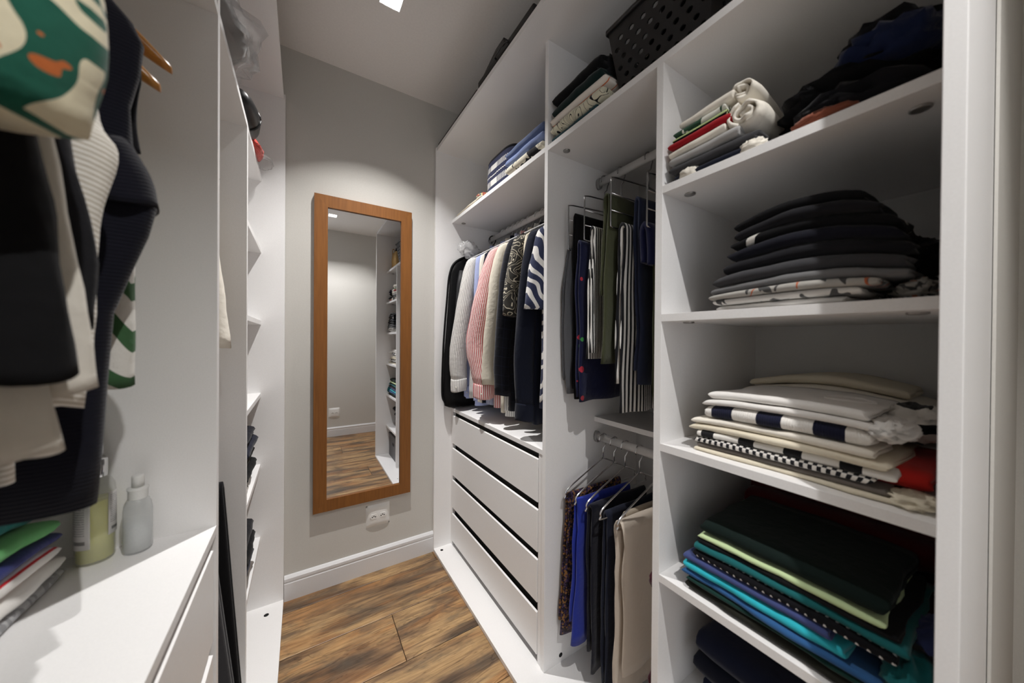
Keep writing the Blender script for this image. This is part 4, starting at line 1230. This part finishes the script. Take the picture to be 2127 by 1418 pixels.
# ------------------------------------------------------------------ left wardrobe: worktop things
def bottle_soap(x, y, z0):
    t = empty('soap_bottle', (x, y, z0), 'clear pump bottle of yellow liquid soap with chrome neck and white label', 'bottle')
    z0 += .0005
    gl = plain('clear bottle plastic', (.8, .82, .8), .06, .5, Alpha=.28)
    lathe('bottle', [(.012, z0), (.022, z0 + .001), (.0238, z0 + .006), (.0238, z0 + .122), (.023, z0 + .132), (.019, z0 + .142), (.0125, z0 + .147), (.0125, z0 + .152)], x, y, gl, t, 36)
    lq, lt, lb = newmat('yellow liquid soap', .1, (.72, .70, .12), .4)
    lb.inputs['Alpha'].default_value = .8
    lathe('liquid', [(.011, z0 + .004), (.0222, z0 + .005), (.0222, z0 + .108), (.0222, z0 + .1085)], x, y, lq, t, 36)
    lathe('collar', [(.0135, z0 + .147), (.0142, z0 + .148), (.0142, z0 + .178), (.013, z0 + .18)], x, y, CHROME, t)
    lathe('pump_head', [(.0055, z0 + .18), (.0055, z0 + .186), (.0095, z0 + .187), (.0095, z0 + .203), (.008, z0 + .205)], x, y, CHROME, t)
    # label: curved strip with print
    lm, mt, mb = newmat('label with print', .5, hx('d8d6d4'), .3)
    uv = nd(mt, 'ShaderNodeUVMap', uv_map='UVMap'); sp = nd(mt, 'ShaderNodeSeparateXYZ'); mt.links.new(uv.outputs[0], sp.inputs[0])
    row = mth(mt, 'LESS_THAN', mth(mt, 'FRACT', mth(mt, 'MULTIPLY', sp.outputs[1], 22.)), .55)
    inx = mth(mt, 'MULTIPLY', mth(mt, 'GREATER_THAN', sp.outputs[0], .1), mth(mt, 'LESS_THAN', sp.outputs[0], .78))
    iny = mth(mt, 'MULTIPLY', mth(mt, 'GREATER_THAN', sp.outputs[1], .26), mth(mt, 'LESS_THAN', sp.outputs[1], .93))
    nn = nd(mt, 'ShaderNodeTexNoise', i_Scale=30, i_Detail=1); mt.links.new(uv.outputs[0], nn.inputs[0])
    tx = mth(mt, 'MULTIPLY', mth(mt, 'MULTIPLY', row, mth(mt, 'MULTIPLY', inx, iny)), mth(mt, 'GREATER_THAN', nn.outputs['Fac'], .4))
    bar = mth(mt, 'MULTIPLY', mth(mt, 'MULTIPLY', mth(mt, 'GREATER_THAN', sp.outputs[1], .1), mth(mt, 'LESS_THAN', sp.outputs[1], .17)), mth(mt, 'MULTIPLY', mth(mt, 'GREATER_THAN', sp.outputs[0], .18), mth(mt, 'LESS_THAN', sp.outputs[0], .8)))
    bars = mth(mt, 'MULTIPLY', bar, mth(mt, 'GREATER_THAN', mth(mt, 'FRACT', mth(mt, 'MULTIPLY', sp.outputs[0], 17.)), .3))
    c = mix(mt, mth(mt, 'MULTIPLY', tx, .6), hx('d8d6d4'), hx('77757a'))
    c = mix(mt, bars, c, hx('3a3a3c')); mt.links.new(c, mb.inputs['Base Color'])
    V, F, UV = [], [], []
    a0, a1, K = math.radians(205), math.radians(275), 14
    for j, zz in enumerate((z0 + .03, z0 + .118)):
        for k in range(K + 1):
            a = a0 + (a1 - a0) * k / K
            V.append((x + .0242 * math.cos(a), y + .0242 * math.sin(a), zz)); UV.append((k / K, j))
    F = [(k, k + 1, k + K + 2, k + K + 1) for k in range(K)]
    o = mesh('label', V, F, lm, t, uv=UV)
    s = o.modifiers.new('thickness', 'SOLIDIFY'); s.thickness = .0004; s.offset = 1
    V2 = []
    a0, a1 = math.radians(-35), math.radians(25)
    for j, zz in enumerate((z0 + .045, z0 + .12)):
        for k in range(K + 1):
            a = a0 + (a1 - a0) * k / K
            V2.append((x + .0242 * math.cos(a), y + .0242 * math.sin(a), zz))
    o = mesh('label', V2, F, lm, t, uv=UV)
    s = o.modifiers.new('thickness', 'SOLIDIFY'); s.thickness = .0004; s.offset = 1
bottle_soap(-.310, .892, LWT)
def bottle_spray(x, y, z0):
    t = empty('spray_bottle', (x, y, z0), 'small frosted clear bottle with white spray cap on the left worktop', 'bottle')
    z0 += .0005
    gl = plain('frosted bottle plastic', (.72, .74, .74), .25, .5, Alpha=.5)
    lathe('bottle', [(.010, z0), (.0178, z0 + .001), (.0192, z0 + .005), (.0192, z0 + .075), (.018, z0 + .086), (.0145, z0 + .094), (.012, z0 + .097)], x, y, gl, t, 32)
    lathe('liquid', [(.01, z0 + .003), (.0176, z0 + .004), (.0176, z0 + .05), (.0176, z0 + .0505)], x, y, plain('clear liquid', (.66, .69, .70), .1, .5, Alpha=.55), t, 28)
    wc = plain('white cap plastic', (.75, .75, .73), .4, .4)
    lathe('cap_skirt', [(.012, z0 + .096), (.0132, z0 + .098), (.0132, z0 + .112), (.0144, z0 + .114), (.0144, z0 + .117), (.009, z0 + .118)], x, y, wc, t)
    lathe('nozzle', [(.0085, z0 + .118), (.0085, z0 + .136), (.0075, z0 + .139), (.005, z0 + .1395)], x, y, wc, t)
bottle_spray(-.258, .893, LWT)
G = 'stack on the left worktop'
f_redst = fabric('white with red stripes', 'e6e2de', 'stripe', 'c0272d', period=.016, duty=.16, axis='U')
f_leafg = fabric('leaf green jersey', '62a866')
f_tealb = fabric('teal green jersey', '12706c')
f_dblue = fabric('blue violet jersey', '30356e')
f_melange = fabric('grey melange', '8d8d8f', 'floral', 'a9a9ab', None, scale=60)
pile([('folded_shirt', 'grey melange folded shirt at the bottom of the worktop stack', .014, .60, .868, .0, f_melange),
      ('folded_shirt', 'white folded shirt in the lower worktop stack', .026, .58, .868, .0, f_white),
      ('folded_shirt', 'white folded shirt with red stripes on the left worktop', .028, .58, .858, .004, f_redst),
      ('folded_shirt', 'blue folded shirt above the red striped one', .018, .58, .866, .002, f_dblue),
      ('folded_shirt', 'leaf green folded shirt in the worktop stack', .028, .58, .858, .006, f_leafg),
      ('folded_shirt', 'teal folded shirt on top of the worktop stack', .022, .60, .838, .02, f_tealb)],
     -.62, -.335, LWT, 131, lambda x, y, zz: (x, y, zz - .22 * max(0, y - .78) * (zz - LWT) / .14), G, flip=True)

# ------------------------------------------------------------------ left wardrobe: hanging garments near the camera
G = 'garments hanging in the near left bay'
f_trop = fabric('tropical print', 'e4dcc0', 'floral', '1f5a4a', 'c06a38', scale=17, thresh=.5)
f_knit = fabric('beige ribbed knit', 'c9c2b4', 'stripe', 'efece6', period=.0052, duty=.5, axis='V')
f_navyknit = fabric('navy rib knit', '0f101c', rib=.0045, axis='V')
f_palmw = fabric('white with green palm', 'dcdad4', 'zebra', '3c5f3e', '26343a', scale=9, thresh=.68)
f_offw = fabric('soft white cotton', 'd9d4ca')
def lshirt(nm, lb, cat, y, mat, zhem, sl, **k):
    return hang_top(nm, lb, cat, y, mat, xc=LRX, side=1, zhem=zhem, sl=sl, group=G, **k)
def lsl(y, front, rx, ry, top=-.235):
    """sleeve whose aisle-side edge follows front = [(z, x), ...] downwards"""
    z0, x0 = front[0]
    zt = max(1.62, z0 + .1)
    return [(top, y, zt + .015, .012, ry * .6), (min(top, x0 - rx * .8), y, zt - .02, rx * .8, ry * .9), (min(x0 - rx, top + .01), y, (zt + z0) / 2, rx, ry)] + [(x - rx, y, z, rx, ry) for z, x in front]
lshirt('short_sleeve_shirt', 'short-sleeved tropical print shirt closest to the camera on the left', 'shirt', .362, f_trop, 1.02,
       [(-.225, .362, 1.63, .02, .02), (-.198, .362, 1.58, .048, .03), (-.186, .362, 1.48, .056, .036), (-.178, .362, 1.40, .058, .038), (-.182, .362, 1.335, .05, .036)], seed=1, ht=.018, hw=.18)
lshirt('jacket', 'black jacket with long sleeve behind the tropical shirt', 'jacket', .412, f_black, 1.0, lsl(.405, [(1.336, -.172), (1.281, -.163), (1.208, -.155), (1.158, -.149)], .042, .02), seed=2, ht=.014, hw=.17)
lshirt('long_shirt', 'white shirt hanging lowest under the black jacket', 'shirt', .436, f_offw, 1.0, lsl(.43, [(1.30, -.20), (1.2, -.185), (1.148, -.175), (1.094, -.167)], .03, .01), seed=4, ht=.009, hw=.165)
lshirt('long_shirt', 'white long-sleeved shirt between the two black garments', 'shirt', .456, f_offw, 1.0, lsl(.448, [(1.357, -.179), (1.271, -.169), (1.19, -.158), (1.142, -.154)], .034, .014), seed=3, ht=.01, hw=.165)
lshirt('sweater', 'black sweater next to the white long-sleeved shirt', 'sweater', .486, f_black2, 1.02, lsl(.478, [(1.368, -.18), (1.28, -.166), (1.2, -.167)], .034, .016), seed=5, ht=.013, hw=.165)
lshirt('knit_top', 'beige and white striped rib knit top beside the navy dress', 'top', .53, f_knit, 1.05, lsl(.52, [(1.42, -.18), (1.388, -.166), (1.34, -.174), (1.289, -.18), (1.195, -.181), (1.121, -.188)], .034, .018), seed=6, ht=.016, hw=.165)
# navy sleeveless dress
t = empty('sleeveless_dress', (LRX, .605, .99), 'navy ribbed sleeveless dress beside the beige striped knit', 'dress', G)
rings = []
for zz, xf, hy in ((1.70, -.33, .010), (1.65, -.26, .014), (1.61, -.205, .018), (1.58, -.180, .022), (1.555, -.170, .024), (1.514, -.174, .022), (1.475, -.182, .022), (1.43, -.18, .026), (1.39, -.166, .03), (1.356, -.158, .032), (1.318, -.166, .03), (1.273, -.181, .028), (1.219, -.197, .028), (1.132, -.202, .028), (1.06, -.205, .028), (.99, -.209, .026)):
    xb = 2 * LRX - xf - .02
    r = ellring((xf + xb) / 2, .605, zz, (xf - xb) / 2, hy, 44, .7)
    for p in r:
        p[1] += .006 * math.sin(p[0] * 50 + zz * 4) * (1.7 - zz)
    rings.append(r)
V, F, uv = loft(rings[::-1]); mesh('dress_body', V, F, f_navyknit, t, uv=uv)
V, F, uv = sleeve_geo([(-.205, .605, 1.43, .022, .024), (-.192, .606, 1.39, .028, .03), (-.185, .607, 1.352, .028, .033)], wr=.05)
mesh('cap_sleeve', V, F, f_navyknit, t, uv=uv)
lshirt('sweater', 'black garment with pointed hem behind the navy dress', 'top', .648, f_black2, 1.437, None, seed=9, ht=.008, hw=.216, drop=.12)
lshirt('palm_shirt', 'white shirt with green palm leaf print hanging at the divider panel end', 'shirt', .685, f_palmw, 1.10, lsl(.672, [(1.36, -.205), (1.31, -.198), (1.2, -.196), (1.124, -.196)], .042, .02, -.26), seed=8, ht=.012, hw=.165)
wm_, wt_, wb_ = newmat('varnished hanger wood', .28, hx('b97f3a'), .5)
wn = nd(wt_, 'ShaderNodeTexNoise', i_Scale=40, i_Detail=3); wr_ = ramp(wt_, wn.outputs['Fac'], [(.3, hx('a56c2c')), (.7, hx('c48a44'))]); wt_.links.new(wr_.outputs[0], wb_.inputs['Base Color'])
def wood_hanger(label, y, xc=LRX, zneck=1.70, hw=.222):
    t = empty('wooden_hanger', (xc, y, 1.58), label, 'hanger', 'varnished wooden hangers')
    zr = RODZ + .0155
    hk = [(xc + .021 * math.cos(a), y, zr - .0195 + .0215 * math.sin(a)) for a in np.radians(np.linspace(200, -40, 12))] + [(xc + .012, y, zr - .045), (xc, y, zr - .055), (xc, y, zneck)]
    wire('hook', hk, .002, CHROME, t)
    P = smoothpath([(xc - hw, y, zneck - .085), (xc - hw * .75, y, zneck - .045), (xc - hw * .4, y, zneck - .012), (xc, y, zneck), (xc + hw * .4, y, zneck - .012), (xc + hw * .75, y, zneck - .045), (xc + hw, y, zneck - .085)], 5)
    n = len(P)
    rings = []
    for i, p in enumerate(P):
        u = abs(i / (n - 1) - .5) * 2
        w = .006 + .012 * math.sin(min(1, (1 - u) * 2.2) * math.pi / 2) * (1 if u < .98 else .5)
        hgt = .006 + .011 * math.sin(min(1, (1 - u) * 2.6) * math.pi / 2)
        th = np.linspace(0, 2 * math.pi, 12, endpoint=False)
        rings.append(np.stack([np.full(12, p[0]), p[1] + w * np.cos(th), p[2] + hgt * np.sin(th)], 1))
    V, F, uv = loft(rings)
    mesh('shoulder_bar', V, F, wm_, t)
wood_hanger('upper wooden hanger tip by the left divider', .74)
wood_hanger('wooden hanger tip just below and in front of the upper one', .69, zneck=1.64)
for y, w in ((.362, 'tropical shirt'), (.412, 'black jacket'), (.456, 'white long-sleeved shirt'), (.486, 'black sweater'), (.53, 'striped knit top')):
    hanger('clear plastic hanger holding the ' + w + ' on the left', LRX, y, CLEAR, hw=.18, r=.003)

# ------------------------------------------------------------------ left wardrobe: second and third bays
z = LS[0] + T_
def film():
    t = empty('bagged_garment', (-.2, 1.1, z), 'grey garment folded in a clear plastic bag over the edge of the left upper shelf', 'bagged clothes')
    crumple('garment', None, (-.27, 1.08, z + .06), (.14, .15, .055), f_ltgrey, 5, .2, z + .003, parent=t)
    crumple('plastic_film', None, (-.245, 1.10, z + .066), (.15, .175, .064), glass('clear film', (1, 1, 1), .12, .9, .35, 1.2), 15, .3, z + .001, parent=t, freq=3)
film()
t = empty('pouch', (-.16, 1.38, z), 'glossy black rolled pouch at the edge of the left upper shelf', 'pouch')
V, F, uv = loft([ellring(x, 0, 0, .001, .001, 20) for x in (0, 1)])
rings = []
for u in np.linspace(0, 1, 14):
    yy = 1.30 + .24 * u
    s = math.sin(math.pi * min(1, max(.03, u) * 1.0 if u < .5 else max(.03, 1 - u))) ** .35
    th = np.linspace(0, 2 * math.pi, 20, endpoint=False)
    rings.append(np.stack([-.165 + .04 * s * np.cos(th) * (1 + .06 * nz(u * 6, 1)) , np.full(20, yy), z + .044 + .043 * s * np.sin(th)], 1))
V, F, uv = loft(rings); mesh('pouch_body', V, F, plain('glossy black vinyl', (.008, .008, .009), .38, .5), t)
wire('closure_band', [(-.165 + .0415 * math.cos(a), 1.42, z + .044 + .0445 * math.sin(a)) for a in np.linspace(0, 2 * math.pi, 20)], .003, BLACKP, t)
t = empty('small_packet', (-.16, 1.65, z), 'small red packet with clear plastic end on the left upper shelf', 'packet')
crumple('red_packet', None, (-.165, 1.60, z + .02), (.035, .085, .02), fabric('coral red plastic', 'd2584e', 'stripe', 'b8443c', period=.01, duty=.5, axis='V', rough=.4), 4, .2, z + .001, parent=t)
crumple('clear_end', None, (-.14, 1.70, z + .025), (.035, .05, .024), glass('clear film', (1, 1, 1), .12, .9, .35, 1.2), 7, .3, z + .001, parent=t)
hanger('clear hanger with rounded end in the middle left bay', LRX, 1.2, CLEAR, hw=.205, r=.004, zneck=1.70, drop=.08)
hang_top('blouse', 'white blouse with lace hem in the middle left bay', 'blouse', 1.2, f_ivory, xc=LRX, side=1, hw=.17, ht=.022, zhem=1.16, sl=[(-.245, 1.2, 1.61, .02, .016), (-.228, 1.195, 1.45, .03, .022), (-.214, 1.19, 1.3, .034, .024), (-.20, 1.185, 1.165, .036, .025)], seed=20)
drape('trousers', 'black trousers bowing out at the bottom of the middle left bay', 'trousers', -.60, -.178, 1.16, .80, .06, .1, f_black, seed=21, gap=.02, th=.014, wav=.004, shift=.05)
drape('trousers', 'dark grey trousers with a pale edge in front of the black pair', 'trousers', -.60, -.178, 1.08, .62, .05, .08, f_dkgrey, seed=22, gap=.02, th=.014, wav=.004, shift=.06)
for y, w in ((1.16, 'black'), (1.08, 'dark grey')):
    hanger('hanger of the %s trousers on the lower left rod' % w, LRX, y, STEEL, rodz=.87, zneck=.82, hw=.2, drop=.06 if w == 'black' else .18, bar=True, r=.002)
z = LS[4] + T_
G = 'dark stack on the fifth left shelf'
pile([('folded_shirt', 'white crumpled folded shirt at the bottom of the far left shelf stack', .05, 1.40, 1.60, .01, f_whiteprint, 3),
      ('folded_shirt', 'black folded shirt above the white one on the far left shelf', .04, 1.40, 1.64, .0, f_black),
      ('folded_shirt', 'dark green folded shirt on the far left shelf', .04, 1.40, 1.66, .006, f_olivebk),
      ('folded_shirt', 'navy folded shirt near the top on the far left shelf', .04, 1.40, 1.665, .0, f_navy),
      ('folded_shirt', 'black folded shirt topmost on the far left shelf', .04, 1.40, 1.65, .004, f_navyblack)], -.45, -.158, z, 151, None, G, flip=True)
z = LS[5] + T_
G = 'dark stack on the lowest left shelf'
pile([('folded_shirt', 'beige and black folded cloth at the bottom of the lowest left shelf', .03, 1.40, 1.58, .0, f_taupe),
      ('folded_shirt', 'navy folded shirt on the lowest left shelf', .05, 1.40, 1.60, .004, f_jeans),
      ('folded_shirt', 'black folded shirt in the middle of the lowest left shelf', .05, 1.40, 1.63, .0, f_black),
      ('folded_shirt', 'black folded shirt topmost on the lowest left shelf', .05, 1.40, 1.62, .006, f_black2)], -.45, -.16, z, 161, None, G, flip=True)
